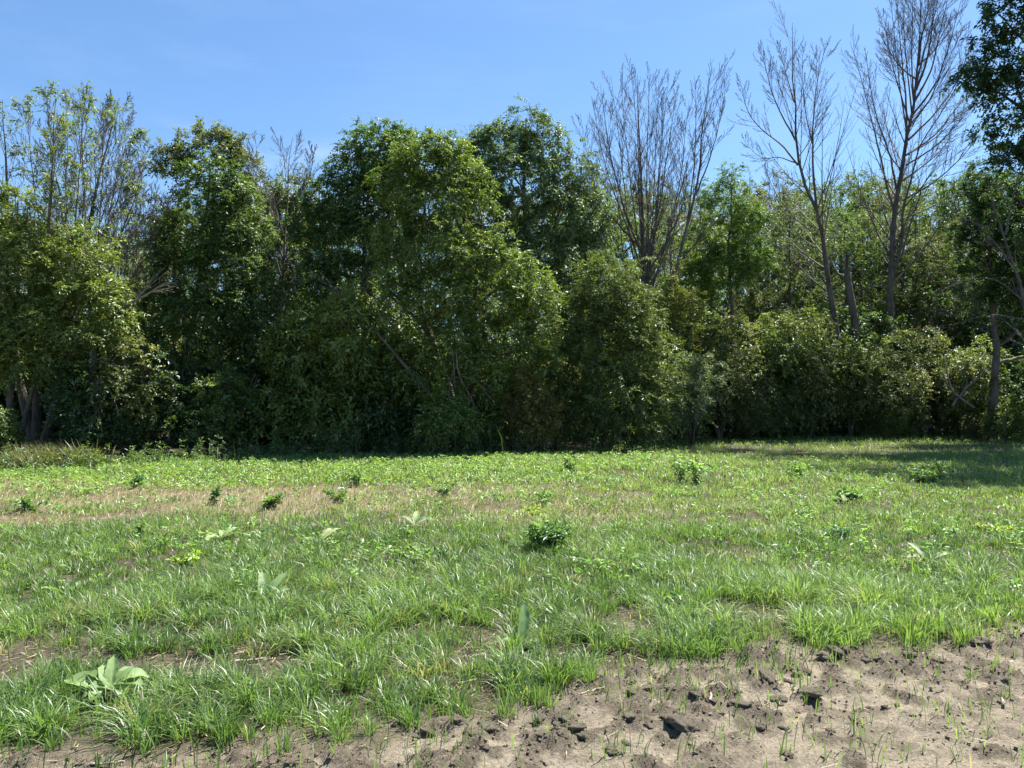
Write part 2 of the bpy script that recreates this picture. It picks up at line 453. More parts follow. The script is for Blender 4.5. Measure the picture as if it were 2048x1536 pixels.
def lobe_clumps(lobes, n, rng, thick=0.55, gap=0.0, gs=0.9, inner=0.55, cull=True):
    """clump centres through the outer part of a union of ellipsoids (centre xyz, radii xyz)"""
    L = np.asarray(lobes, float)
    area = (L[:, 3] * L[:, 4] + L[:, 3] * L[:, 5] + L[:, 4] * L[:, 5])
    if L.shape[1] > 6: area = area * L[:, 6]
    k = rng.choice(len(L), n, p=area / area.sum())
    d = nrm(rng.normal(0, 1, (n, 3)))
    rho = 1 - thick * rng.random(n) ** 1.5
    # knobbly outline
    bump = 1 + 0.62 * (noise3(d * 1.9 + k[:, None] * 7.3) - 0.5) + 0.55 * (noise3(d * 4.6 + k[:, None] * 3.1) - .5)
    bump += (rng.random(n) < .12) * rng.uniform(0, .32, n)
    p = L[k, :3] + L[k, 3:6] * d * (rho * bump)[:, None]
    ok = np.ones(n, bool)
    for j in range(len(L)):
        q = np.linalg.norm((p - L[j, :3]) / L[j, 3:6], axis=1)
        ok &= (q > inner) | (k == j)
    if gap: ok &= .6 * noise3(p, gs) + .4 * noise3(p + 31.7, gs * 2.3) > gap
    ok &= p[:, 2] > 0.12
    if cull: ok &= (d[:, 1] < .25) | (rng.random(n) < .45)
    return p[ok], nrm(d[ok] / L[k[ok], 3:6] * L[k[ok], 3:6].mean())
def lob(px, py, rx, ry, d, rd=None, w=1.0):
    s = d / F_PX
    c = P(px, py, d)
    return (c[0], c[1], c[2], rx * s, (rd if rd else 0.75 * rx * s), ry * s, w)

DARK = [(0.034, 0.060, 0.022), (0.072, 0.110, 0.034)]
MID = [(0.048, 0.078, 0.024), (0.105, 0.145, 0.042)]
LIME = [(0.072, 0.100, 0.024), (0.160, 0.185, 0.046)]
OLIVE = [(0.060, 0.076, 0.030), (0.130, 0.138, 0.056)]
GREYG = [(0.055, 0.078, 0.038), (0.125, 0.150, 0.074)]
RUST = [(0.085, 0.074, 0.022), (0.17, 0.135, 0.034)]

def leafy_tree(name, label, cat, base, stems, lobes, n, spec, pal, seed, bark=M_BARK, mat=M_LEAF, group=None, sec=(4, 3), gap=0.0, thick=.55, yellow=0.0, twigs=True, extra=None, inner=0.55, cull=True):
    """stems: list of (points, r0, r1); lobes from lob(); spec: keyword arguments of sprigs"""
    rng = np.random.default_rng(seed)
    base = np.asarray(base, float)
    t = thing(name, label, cat, base, group)
    wt, wb = Wood(), Wood()
    st = [wt.limb(p, r0, r1, 14, 8, r0 * .18, rng) for p, r0, r1 in stems]
    allp = np.concatenate([s[0][0] for s in st]); allr = np.concatenate([s[1][0] for s in st])
    limbs = []
    for L in lobes:
        c = np.array(L[:3])
        low = allp[:, 2] < c[2] + 0.2
        if not low.any(): low[:] = True
        cand = np.where(low)[0]
        dist = np.linalg.norm(allp[cand] - c, axis=1) + np.abs(allp[cand, 2] - (c[2] - 1.2 * L[5])) * .6
        i = cand[np.argmin(dist)]
        a = allp[i]; m = (a + c) / 2 + np.array([0, 0, -.12 * np.linalg.norm(c - a)]) + rng.normal(0, .1, 3)
        tip = c + np.array([0, 0, L[5] * .7])
        limbs.append(wb.limb([a, m, c, tip], max(min(allr[i] * .6, .09), .02), .008, 9, 4, .04, rng))
    if twigs and limbs:
        Pl = np.concatenate([q[0] for q in limbs]); Rl = np.concatenate([q[1] for q in limbs])
        a = spawn(wb, (Pl, Rl), sec[0], .3, 1, (.5, 1.1), (.35, .7), 5, .08, .12, .6, .006, 3, rng)
        spawn(wb, a, sec[1], .25, 1, (.4, .9), (.35, .6), 3, .05, .12, .6, .004, 3, rng)
    cen, od = lobe_clumps(lobes, n, rng, thick, gap, inner=inner, cull=cull)
    V, F, Cc = sprigs(cen, od, rng, pal=pal, yellow=yellow, **spec)
    if extra is not None:
        V2, F2, C2 = extra(rng); F = np.concatenate([F, F2 + len(V)]); V = np.concatenate([V, V2]); Cc = np.concatenate([Cc, C2])
    v, f = wt.build(base); obj("trunk", mesh_np("trunk", v, f, bark, smooth=True), t)
    if wb.b:
        v, f = wb.build(base); obj("branches", mesh_np("branches", v, f, bark, smooth=True), t)
    obj("crown", mesh_np("crown", V - base, [F], mat, Cc), t)
    return t
def bare_tree(name, label, base, stems, spec, seed, bark=M_GREYBARK, cat="tree", group=None, trunk_n=1, leaves=None):
    """stems: list of (points, r0, r1, fan) where fan scales the number of side branches"""
    rng = np.random.default_rng(seed)
    base = np.asarray(base, float)
    t = thing(name, label, cat, base, group)
    wt, wb = Wood(), Wood()
    tips = []
    for i, (p, r0, r1, fan) in enumerate(stems):
        w = wt if i < trunk_n else wb
        s = w.limb(p, r0 * (.9 if i < trunk_n else .62), r1 * .5, 16, 8 if i < trunk_n else 5, max(r0 * .10, .006), rng, .75)
        if fan <= 0: continue
        m1 = max(2, int(spec['m1'] * fan))
        kp = spec.get('keep')
        a = spawn(wb, s, m1, spec.get('t0', .3), spec.get('t1', .96), spec.get('a1', (.35, .75)), spec.get('l1', (.3, .5)), 8, spec.get('trop', .14), spec.get('wig', .014), .45, .006, 3, rng, tipf=.82)
        b = spawn(wb, a, spec['m2'], .15, .92, spec.get('a2', (.35, .8)), spec.get('l2', (.3, .55)), 4, spec.get('trop', .14) * 1.6, .012, .6, .005, 3, rng, tipf=.7)
        c = spawn(wb, b, spec['m3'], .2, .9, (.3, .6), (.3, .5), 2, spec.get('trop', .14), .01, .7, spec.get('minr', .0045), 3, rng, tipf=.7)
        tips.append(c[0][:, -1]); tips.append(b[0][:, -1])
    v, f = wt.build(base); obj("trunk", mesh_np("trunk", v, f, bark, smooth=True), t)
    v, f = wb.build(base); obj("branches", mesh_np("branches", v, f, bark, smooth=True), t)
    if leaves:
        tips = np.concatenate(tips)
        V, F, Cc = leaves(tips, rng)
        obj("crown", mesh_np("crown", V - base, [F], M_LEAF, Cc), t)
    return t

SP_ASH = dict(nt=6, nl=8, tl=.33, ll=.094, lw=.040, up=.2, spread=.7, droop=.4, hang=.35)
SP_MAPLE = dict(nt=6, nl=8, tl=.30, ll=.088, lw=.052, up=.15, spread=.75, droop=.35, hang=.3)
SP_OAK = dict(nt=6, nl=8, tl=.32, ll=.098, lw=.050, up=.2, spread=.8, droop=.25, hang=.3)
SP_WILLOW = dict(nt=6, nl=9, tl=.36, ll=.098, lw=.027, up=.35, spread=.55, droop=.55, hang=.35, side=.55)
SP_BUSH = dict(nt=6, nl=8, tl=.28, ll=.072, lw=.037, up=.35, spread=.75, droop=.3, hang=.25)

def base_at(px, d): return np.array([(px - 1024) / F_PX * d, d, -0.05])
def path(d, *pp):
    """polyline from photograph coordinates, optional third value pushes it deeper"""
    return [P(q[0], q[1], d + (q[2] if len(q) > 2 else 0)) for q in pp]

# ---- left: many-stemmed tree with thin upper crown
d = 20.0; b = base_at(65, d)
def upper_sprigs(tips, rng):
    z = tips[:, 2]
    k = rng.random(len(tips)) < np.where(z > P(0, 330, 20)[2], .22, .34)
    c = tips[k]
    return sprigs(c, nrm(rng.normal(0, 1, c.shape) * [1, 1, .3] + UP * .3), rng, 3, 6, .22, .08, .034, LIME, hang=.3)
A_st = [(path(d, (65, 912), (60, 850), (42, 780), (22, 600, .3), (15, 420, .4), (5, 200, .5)), .17, .012, 1.0),
        (path(d, (70, 912), (76, 760), (88, 600, -.5), (100, 420, -.7), (112, 195, -.8)), .16, .012, 1.0),
        (path(d, (80, 912), (112, 800), (133, 710), (147, 620, .2), (172, 480, .6), (205, 330, .8), (236, 205, 1)), .17, .012, 1.1),
        (path(d, (150, 600, .2), (150, 480, -.4), (160, 320, -.8), (170, 185, -1)), .06, .010, .9),
        (path(d, (60, 700), (-30, 560), (-60, 400), (-70, 250)), .08, .010, .8),
        (path(d, (160, 540, .3), (220, 440, 1), (268, 260, 1.6)), .05, .010, .9), (path(d, (110, 560), (75, 420, .6), (60, 300, .9), (55, 190, 1.1)), .05, .009, .9), (path(d, (150, 560), (130, 420, 1), (135, 300, 1.4), (132, 185, 1.7)), .05, .009, .9)]
bare_tree("multi_stemmed_tree", "many-stemmed tree at the far left with thin pale leaves on upright bare twigs", b, A_st,
          dict(m1=12, m2=6, m3=4, l1=(.2, .42), l2=(.35, .6), trop=.14, a1=(.3, .65)), 11, M_BARK, trunk_n=3, leaves=upper_sprigs)
# its dense lower growth belongs to a second, bushier tree pushing through it
leafy_tree("young_ash_tree", "bushy yellow-green tree with feathery leaves filling the left edge under the bare twigs", "tree", base_at(20, 19.2),
           [(path(19.2, (20, 925), (25, 700), (40, 520), (35, 400)), .1, .012), (path(19.2, (25, 925), (90, 700), (150, 560), (170, 500)), .08, .012)],
           [lob(40, 560, 95, 110, 19.2), lob(140, 540, 85, 85, 19.3), lob(150, 630, 100, 70, 19.0), lob(30, 430, 70, 85, 19.6, w=.7),
            lob(-40, 620, 90, 130, 19.4), lob(60, 690, 90, 70, 19.0), lob(215, 600, 50, 50, 19.4, w=.6)],
           2000, SP_ASH, LIME, 12, gap=.36)
# dead grey limbs hanging out of it to the right
rng = np.random.default_rng(13)
t = thing("broken_limb", "pale dead limb reaching right out of the far left tree with drooping bare twigs", "branch", P(133, 720, 20))
w = Wood()
s1 = w.limb(path(19.9, (134, 725), (160, 690), (230, 632, -.5), (290, 590, -.8), (335, 565, -1)), .075, .012, 12, 7, .015, rng)
s2 = w.limb(path(19.8, (130, 748), (165, 742, -.4), (200, 760, -.8), (230, 800, -1)), .05, .01, 10, 6, .015, rng)
s3 = w.limb(path(19.8, (125, 770), (165, 785, -.4), (180, 820, -.6), (170, 850, -.7)), .04, .008, 10, 6, .02, rng)
a = spawn(w, s1, 9, .4, 1, (.3, .7), (.2, .4), 7, .02, .07, .6, .006, 5, rng); spawn(w, a, 5, .3, 1, (.3, .7), (.3, .6), 5, 0, .1, .6, .004, 3, rng)
for s in (s2, s3):
    a = spawn(w, s, 9, .2, 1, (.4, .9), (.35, .7), 8, -.13, .1, .6, .005, 5, rng); spawn(w, a, 4, .3, 1, (.4, .9), (.3, .6), 5, -.12, .12, .6, .004, 3, rng)
v, f = w.build(P(133, 720, 20)); obj("dead_wood", mesh_np("dead_wood", v, f, M_DEADWOOD, smooth=True), t)

# ---- grey mass of bare twigs behind the left tree
d = 22.8
bare_tree("dead_tree", "grey dead tree of dense fine twigs fanning right, just behind the far left tree", base_at(190, d),
          [(path(d, (190, 890), (185, 700), (180, 560), (170, 400, .5), (160, 205, .8)), .16, .012, 1.2),
           (path(d, (182, 620), (230, 500, .5), (275, 380, .8), (300, 285, 1)), .08, .01, 1.2),
           (path(d, (184, 640), (150, 500, -.5), (110, 350, -.7), (90, 240, -1)), .08, .01, 1.1),
           (path(d, (186, 680), (260, 560, -.5), (320, 470, -.6), (345, 410, -.7)), .07, .01, 1.2),
           (path(d, (184, 600), (215, 450), (235, 340), (240, 215)), .07, .01, 1.1), (path(d, (184, 640), (240, 500, .8), (300, 430, 1), (330, 380, 1.2)), .06, .01, 1.2), (path(d, (183, 600), (200, 430, -.8), (205, 320, -1), (200, 200, -1.2)), .06, .01, 1.1)],
          dict(m1=14, m2=9, m3=5, l1=(.3, .5), trop=.10, minr=.006, wig=.03), 14, M_PALEGREY, trunk_n=1)

# ---- dark tree left of centre and the duller one behind it
d = 22.3
leafy_tree("dark_green_tree", "dark green tree on a straight dark trunk left of centre, standing at the grass edge", "tree", base_at(380, d),
           [(path(d, (380, 908), (377, 780), (386, 640), (402, 540), (412, 420), (420, 340)), .15, .02)],
           [lob(430, 385, 78, 70, d, w=1), lob(475, 440, 62, 70, d - .3), lob(380, 470, 70, 62, d + .3), lob(445, 530, 80, 72, d - .5), lob(360, 560, 62, 60, d),
            lob(410, 640, 85, 62, d - .6, w=1.2), lob(480, 610, 55, 60, d - .2, w=.8), lob(350, 690, 55, 60, d, w=.7), lob(440, 740, 75, 60, d - .3, w=.7), lob(500, 500, 45, 45, d, w=.8), lob(330, 480, 46, 44, d + .3, w=.8), lob(525, 580, 50, 44, d, w=.8), lob(320, 610, 50, 46, d, w=.7), lob(530, 660, 50, 44, d, w=.6), lob(300, 720, 50, 44, d, w=.6), lob(420, 820, 70, 40, d - .4, w=.5)],
           2000, SP_MAPLE, [(.040, .066, .020), (.105, .145, .038)], 21, M_DARKBARK, gap=.38, yellow=.004)
d = 26
leafy_tree("dull_green_tree", "dull grey-green tree with a rounded top behind the dark tree left of centre", "tree", base_at(360, d),
           [(path(d, (360, 875), (355, 600), (350, 420), (400, 330)), .15, .02)],
           [lob(425, 305, 72, 42, d), lob(470, 340, 50, 48, d), lob(330, 325, 42, 34, d, w=.8), lob(380, 340, 45, 36, d), lob(310, 420, 46, 42, d, w=.5), lob(400, 420, 70, 60, d, w=.6), lob(300, 500, 50, 50, d, w=.7), lob(500, 400, 46, 48, d, w=.8), lob(520, 480, 50, 50, d, w=.8), lob(290, 590, 56, 50, d, w=.7), lob(455, 285, 34, 26, d)],
           900, SP_OAK, OLIVE, 22, M_BARK, gap=.36)
d = 26.8
leafy_tree("olive_backing_tree", "olive-green tree showing between the half-dead tree's twigs and the broad dark dome", "tree", base_at(590, d),
           [(path(d, (590, 870), (592, 640), (588, 480), (595, 390)), .13, .015)],
           [lob(590, 385, 48, 36, d, w=.8), lob(560, 430, 52, 46, d), lob(625, 440, 50, 46, d), lob(590, 510, 66, 50, d), lob(545, 560, 50, 46, d), lob(630, 560, 52, 46, d), lob(590, 640, 66, 50, d), lob(540, 690, 50, 44, d, w=.7), lob(640, 690, 50, 44, d, w=.7)],
           900, SP_OAK, OLIVE, 26, M_BARK, gap=.34)
# ---- thin half-dead tree
d = 24
def few(tips, rng):
    k = (rng.random(len(tips)) < .16) & (tips[:, 2] < P(0, 470, 24)[2])
    c = tips[k]; return sprigs(c, nrm(rng.normal(0, 1, c.shape)), rng, 3, 6, .24, .10, .05, MID)
bare_tree("half_dead_tree", "thin half-dead tree with bare grey top against the sky, left of the leafy dome", base_at(560, d),
          [(path(d, (560, 893), (556, 780), (558, 680), (566, 560), (572, 450), (578, 330), (585, 275)), .12, .01, 1.3),
           (path(d, (564, 560), (535, 450, .3), (518, 350, .4), (510, 270, .5)), .05, .008, 1.0),
           (path(d, (568, 520), (600, 420, -.3), (622, 340, -.4), (630, 290, -.5)), .05, .008, 1.0)],
          dict(m1=16, m2=7, m3=4, l1=(.22, .44), l2=(.35, .6), trop=.13), 23, M_GREYBARK, leaves=few)
# ---- leaning log with a pale broken top
d = 20.8
bare_tree("leaning_dead_tree", "leaning dead stem crossing the thicket at a slant left of the big leafy tree", base_at(850, d),
          [(path(d, (862, 790), (800, 720), (745, 655), (690, 600), (640, 545)), .075, .02, .7)],
          dict(m1=10, m2=5, m3=3, l1=(.18, .36), trop=.1, t0=.45), 24, M_BARK)
bare_tree("pale_dead_sapling", "pale bleached dead sapling with forked bare twigs in the thicket left of centre", base_at(697, 22.0),
          [(path(22.0, (690, 893), (692, 760), (697, 680), (703, 628)), .045, .022, 0),
           (path(22.0, (703, 628), (722, 600), (742, 560), (748, 535)), .022, .006, .8),
           (path(22.0, (703, 628), (730, 615), (755, 600)), .02, .006, .6),
           (path(22.0, (702, 632), (705, 590), (722, 550), (738, 520)), .02, .006, .8)],
          dict(m1=6, m2=3, m3=2, l1=(.3, .5), trop=.08), 25, M_DEADWOOD)

# ---- the big leafy trees in the middle
d = 23.6
leafy_tree("broad_dark_tree", "broad deep green tree with dense leaves, left half of the big middle dome", "tree", base_at(720, d),
           [(path(d, (730, 895), (735, 700), (728, 560), (735, 420), (750, 310)), .17, .02), (path(d, (734, 660), (690, 540), (670, 430)), .07, .015)],
           [lob(770, 300, 78, 48, d), lob(705, 345, 52, 48, d), lob(765, 380, 60, 56, d + .8), lob(810, 330, 50, 50, d + .6), lob(675, 400, 58, 55, d), lob(735, 400, 70, 70, d - .3), lob(650, 450, 42, 42, d), lob(690, 480, 72, 56, d - .3),
            lob(640, 500, 44, 44, d, w=.9), lob(640, 400, 36, 40, d, w=.9), lob(615, 460, 34, 40, d, w=.8), lob(745, 500, 62, 56, d, w=.8), lob(700, 560, 60, 46, d, w=.9), lob(640, 560, 44, 44, d, w=.8), lob(665, 630, 60, 44, d, w=.7), lob(740, 600, 60, 44, d, w=.6)],
           2000, SP_MAPLE, [(.040, .072, .026), (.100, .152, .050)], 31, M_DARKBARK, gap=.3)
d = 21.9
leafy_tree("big_leafy_tree", "tall yellow-green leafy tree in the middle with a forked trunk at the wood's edge", "tree", base_at(910, d),
           [(path(d, (915, 905), (893, 770), (868, 700), (846, 640), (838, 560), (842, 450), (850, 330)), .17, .02),
            (path(d, (918, 905), (940, 780), (946, 640), (955, 540), (965, 450)), .15, .02),
            (path(d, (838, 580), (800, 520), (775, 440)), .06, .012), (path(d, (850, 650), (780, 590), (740, 540)), .055, .012), (path(d, (947, 620), (1010, 560), (1050, 520)), .06, .012)],
           [lob(850, 320, 66, 52, d, w=1.1), lob(905, 345, 56, 60, d), lob(945, 385, 40, 50, d), lob(800, 370, 56, 58, d), lob(870, 300, 42, 34, d, w=.8), lob(860, 410, 82, 62, d - .4, w=1.1), lob(930, 430, 48, 58, d), lob(790, 450, 54, 54, d - .3),
            lob(860, 500, 90, 60, d - .5), lob(945, 520, 62, 56, d - .4), lob(800, 540, 52, 48, d - .5), lob(1010, 520, 62, 60, d - .3, w=.9), lob(1060, 580, 55, 50, d - .3, w=.9),
            lob(985, 600, 80, 50, d - .6), lob(890, 590, 70, 44, d - .7), lob(1010, 680, 80, 50, d - .4, w=.7), lob(1080, 660, 52, 48, d - .3, w=.7), lob(850, 680, 40, 60, d - .6, w=.5), lob(800, 620, 40, 40, d - .4, w=.5),
            lob(905, 680, 60, 50, d - .9, w=.9), lob(835, 745, 50, 48, d - .8, w=.9), lob(960, 745, 60, 50, d - .9, w=.9), lob(890, 790, 50, 36, d - .8, w=.7), lob(1030, 770, 50, 44, d - .3, w=.7), lob(760, 690, 46, 44, d - .5, w=.7), lob(1075, 740, 44, 44, d, w=.6)],
           3100, SP_ASH, [(.060, .092, .022), (.150, .185, .046)], 32, M_BARK, gap=.35)
d = 26.2
leafy_tree("glossy_grey_tree", "tallest leafy tree, grey-green with hanging glossy leaves, right half of the middle dome", "tree", base_at(1060, d),
           [(path(d, (1060, 875), (1058, 650), (1050, 480), (1048, 300), (1052, 240)), .22, .02), (path(d, (1056, 560), (1110, 450), (1130, 380)), .09, .015)],
           [lob(1060, 252, 45, 42, d), lob(1010, 285, 62, 46, d), lob(1085, 300, 52, 50, d), lob(955, 320, 42, 46, d), lob(1030, 360, 85, 62, d - .3), lob(1120, 370, 42, 60, d),
            lob(1110, 440, 72, 56, d - .2), lob(1000, 440, 70, 60, d), lob(1150, 480, 42, 46, d), lob(1080, 510, 90, 50, d - .5), lob(1150, 550, 50, 44, d, w=.7), lob(935, 365, 48, 50, d), lob(915, 420, 50, 60, d), lob(1165, 420, 40, 50, d, w=.8), lob(965, 500, 60, 60, d), lob(975, 305, 56, 50, d, w=1.2), lob(1000, 340, 56, 56, d), lob(1165, 350, 36, 46, d, w=.9), lob(1185, 430, 42, 52, d, w=.9), lob(1190, 510, 42, 46, d, w=.8)],
           2500, dict(nt=6, nl=8, tl=.36, ll=.10, lw=.046, up=0, spread=.75, droop=.5, hang=.7), [(.052, .082, .030), (.122, .158, .060)], 33, M_GREYBARK, M_LEAF, gap=.22)
# ---- willow-like bush tree right of centre
d = 22.6
leafy_tree("willow_bush", "big round bush of narrow green leaves right of the middle, reaching the grass", "bush", base_at(1215, d),
           [(path(d, (1210, 900), (1195, 780), (1200, 640), (1220, 560)), .09, .015), (path(d, (1220, 900), (1260, 780), (1290, 680)), .07, .015), (path(d, (1215, 900), (1160, 790), (1140, 720)), .06, .012)],
           [lob(1215, 575, 72, 56, d), lob(1160, 640, 52, 62, d), lob(1260, 640, 55, 60, d), lob(1205, 690, 80, 62, d - .4), lob(1285, 720, 52, 60, d), lob(1145, 740, 50, 65, d),
            lob(1220, 790, 85, 60, d - .5), lob(1300, 800, 55, 56, d - .1), lob(1150, 830, 50, 40, d - .3, w=.7), lob(1250, 850, 70, 36, d - .4, w=.7)],
           2000, SP_WILLOW, [(.048, .068, .020), (.125, .150, .040)], 34, M_DARKBARK, gap=.26)

def fan(d, starts, tips, r0=.07, r1=.008, seed=0):
    """limbs that leave a stem at the starts and sweep up to the tips"""
    g = np.random.default_rng(seed); out = []
    for i, (tx, ty) in enumerate(tips):
        sx, sy = starts[i % len(starts)] if len(starts) != len(tips) else starts[i]
        dz = g.uniform(-1.6, 1.6)
        dx, dy = tx - sx, ty - sy
        out.append((path(d, (sx, sy), (sx + .36 * dx + g.normal(0, 3), sy + .24 * dy, dz * .3), (sx + .70 * dx + g.normal(0, 4), sy + .58 * dy, dz * .7), (tx, ty, dz)), r0 * g.uniform(.7, 1.1), r1, 1.0))
    return out
# ---- bare trees right of centre
d = 28.5
SPB = dict(m1=18, m2=11, m3=1, l1=(.16, .40), l2=(.16, .40), trop=.075, a1=(.35, .7), a2=(.35, .65), t0=.33)
bare_tree("bare_fan_tree", "bare tree of many upright stems fanning into a wide crown right of the dome", base_at(1290, d),
          [(path(d, (1290, 860), (1291, 640), (1286, 520), (1284, 400), (1280, 290), (1275, 150)), .20, .012, 1.2),
           ] + fan(d, [(1290, 640), (1289, 600), (1289, 560), (1288, 520), (1290, 620), (1287, 580), (1286, 500)],
                [(1142, 300), (1160, 225), (1182, 190), (1200, 165), (1222, 150), (1240, 140), (1262, 148), (1300, 140), (1318, 150), (1338, 150), (1356, 165), (1378, 200), (1392, 250), (1170, 330), (1210, 250), (1330, 260), (1385, 330)], .085, .008, 3),
          SPB, 41, M_GREYBARK)
d = 27.5
bare_tree("slender_bare_tree", "slender bare tree leaning right, between the fan-shaped bare tree and the forked one", base_at(1310, d),
          [(path(d, (1310, 860), (1322, 660), (1362, 500), (1392, 380), (1406, 250), (1424, 130)), .15, .012, 1.3),
           (path(d, (1392, 390), (1425, 300, .4), (1442, 230, .6), (1452, 170, .8)), .06, .009, 1.0),
           (path(d, (1375, 450), (1388, 330, -.4), (1392, 230, -.6), (1388, 150, -.8)), .06, .009, 1.0)],
          SPB, 42, M_GREYBARK)
d = 31
SPT = dict(m1=20, m2=11, m3=1, l1=(.16, .46), l2=(.16, .40), trop=.075, a1=(.4, .8), a2=(.35, .65), t0=.32)
bare_tree("forked_bare_tree", "tall bare tree forking into two open fans, left of the tallest bare tree", base_at(1690, d),
          [(path(d, (1692, 860), (1668, 630), (1650, 520), (1637, 430), (1620, 392), (1604, 347), (1594, 301), (1589, 205), (1585, 123), (1585, 45)), .20, .012, 1.4),
           (path(d, (1634, 420), (1627, 355), (1626, 314), (1627, 232), (1639, 142), (1653, 80)), .10, .010, 1.4),
           (path(d, (1596, 330), (1563, 290, .4), (1527, 262, .7), (1500, 230, 1), (1478, 150, 1.2)), .075, .009, 1.0),
           (path(d, (1591, 280), (1566, 235, -.4), (1546, 191, -.6), (1530, 130, -.8), (1518, 90, -1)), .07, .009, 1.0),
           (path(d, (1596, 328), (1555, 314, -.6), (1527, 316, -1), (1500, 297, -1.3), (1482, 270, -1.5)), .05, .008, .8),
           (path(d, (1636, 470), (1600, 445, .5), (1560, 400, .8), (1525, 330, 1)), .05, .008, .8),
           (path(d, (1589, 205), (1570, 140, .3), (1555, 80, .5)), .05, .008, .9),
           (path(d, (1626, 290), (1612, 230, -.3), (1605, 160, -.5), (1606, 90, -.6)), .05, .008, .9)],
          SPT, 43, M_GREYBARK)
d = 32
bare_tree("tallest_bare_tree", "tallest bare tree, thick grey trunk and dense fan running out of the picture's top", base_at(1786, d),
          [(path(d, (1786, 880), (1784, 680), (1781, 580), (1784, 500), (1790, 418), (1801, 364), (1809, 323), (1817, 260), (1827, 219), (1832, 175), (1838, 90), (1842, -30)), .26, .014, 1.8),
           (path(d, (1813, 290), (1812, 205, .5), (1803, 109, .8), (1792, -20, 1)), .10, .01, 1.3),
           (path(d, (1790, 430), (1773, 369, .3), (1762, 320, .5), (1751, 273, .7), (1738, 219, .9), (1724, 164, 1), (1700, 82, 1.2)), .10, .01, 1.2),
           (path(d, (1796, 390), (1776, 300, -.5), (1755, 240, -.8), (1742, 180, -1), (1732, 110, -1.2)), .09, .01, 1.1),
           (path(d, (1786, 560), (1803, 480, -.3), (1808, 410, -.5), (1823, 355, -.7), (1842, 287, -.9), (1869, 246, -1), (1910, 178, -1.2), (1945, 75, -1.4)), .11, .01, 1.4),
           (path(d, (1800, 520), (1830, 420, .5), (1855, 355, .8), (1905, 314, 1.1), (1962, 275, 1.4)), .08, .009, 1.0),
           (path(d, (1780, 480), (1740, 420, .6), (1710, 380, .9), (1688, 350, 1.1)), .06, .009, .8),
           (path(d, (1784, 592), (1772, 574, -.4), (1745, 574, -.8), (1715, 580, -1.1)), .05, .012, .4)]
          + fan(d, [(1812, 310), (1816, 280), (1820, 250), (1824, 230), (1828, 205), (1832, 180), (1834, 160), (1837, 130)] * 2 + [(1800, 440), (1806, 400), (1812, 330), (1806, 360)],
                [(1965, 150), (1950, 90), (1935, 40), (1925, -10), (1905, -40), (1890, -60), (1875, -60), (1862, -70), (1958, 190), (1780, -30), (1765, 20), (1805, -60), (1825, -60), (1850, -70), (1755, 60), (1915, 20), (1990, 320), (1975, 250), (1945, 215), (1905, 270)], .085, .008, 9),
          SPT, 44, M_GREYBARK)
# snag
rng = np.random.default_rng(45)
t = thing("tree_snag", "short broken-off grey trunk standing between the forked bare tree and the tallest bare tree", "stump", base_at(1712, 30.6))
w = Wood(); w.limb(path(30.6, (1714, 880), (1708, 640), (1701, 590), (1694, 536)), .19, .13, 14, 9, .03, rng)
v, f = w.build(base_at(1712, 30.6)); obj("trunk", mesh_np("trunk", v, f, M_GREYBARK, smooth=True), t)
w = Wood(); w.limb(path(30.6, (1692, 562), (1675, 545), (1660, 520)), .05, .03, 8, 6, .02, rng); w.limb(path(30.6, (1688, 540), (1690, 528), (1689, 518)), .06, .01, 6, 5, .02, rng)
w.limb(path(30.6, (1699, 540), (1700, 531), (1702, 526)), .06, .012, 6, 5, .02, rng)
v, f = w.build(base_at(1712, 30.6)); obj("splintered_top", mesh_np("splintered_top", v, f, M_DEADWOOD, smooth=True), t)

# ---- the dark oak that overhangs the right edge
d = 25
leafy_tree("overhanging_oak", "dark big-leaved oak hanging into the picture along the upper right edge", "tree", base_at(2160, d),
           [(path(d, (2165, 880), (2160, 600), (2150, 400), (2140, 150), (2140, -150)), .32, .05),
            (path(d, (2150, 420), (2080, 260), (2010, 190), (1950, 165)), .12, .02), (path(d, (2145, 250), (2070, 110), (2010, 40)), .1, .02)],
           [lob(2020, 20, 66, 40, d, w=2), lob(1990, 75, 42, 20, d, w=2), lob(2000, 130, 62, 30, d, w=2), lob(1935, 160, 46, 18, d, w=2.5), lob(2010, 190, 58, 34, d, w=2), lob(2020, 255, 62, 48, d, w=2),
            lob(2020, 330, 56, 44, d, w=2), lob(2040, 410, 66, 70, d, w=1.5), lob(2120, 60, 90, 80, d), lob(2140, 220, 90, 90, d), lob(2150, -80, 110, 90, d), lob(2080, -60, 70, 50, d), lob(2230, 100, 100, 160, d),
            lob(2160, 380, 100, 90, d), lob(2200, -220, 120, 100, d, w=.8),
            lob(2040, -190, 110, 80, d + 3), lob(1960, -170, 70, 60, d + 4, w=.8), lob(2150, -330, 130, 90, d + 3, w=.8), lob(2240, 260, 110, 110, d + 2),  # this row and the next: unseen crown lobes added to cast shade on the field
            lob(2175, 60, 120, 100, d - 4.5, w=1), lob(2165, -130, 120, 100, d - 4.5, w=1), lob(2220, -300, 150, 110, d - 4.5, w=1), lob(2150, 240, 75, 80, d - 4, w=.9), lob(2060, -260, 120, 90, d - 2), lob(1860, -235, 110, 80, d + 5, w=.9), lob(1770, -270, 95, 70, d + 7, w=.9), lob(1960, -260, 100, 80, d + 3, w=.9)],
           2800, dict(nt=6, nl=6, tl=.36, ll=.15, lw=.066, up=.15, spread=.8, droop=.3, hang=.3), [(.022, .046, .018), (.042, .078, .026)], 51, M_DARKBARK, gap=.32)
d = 27
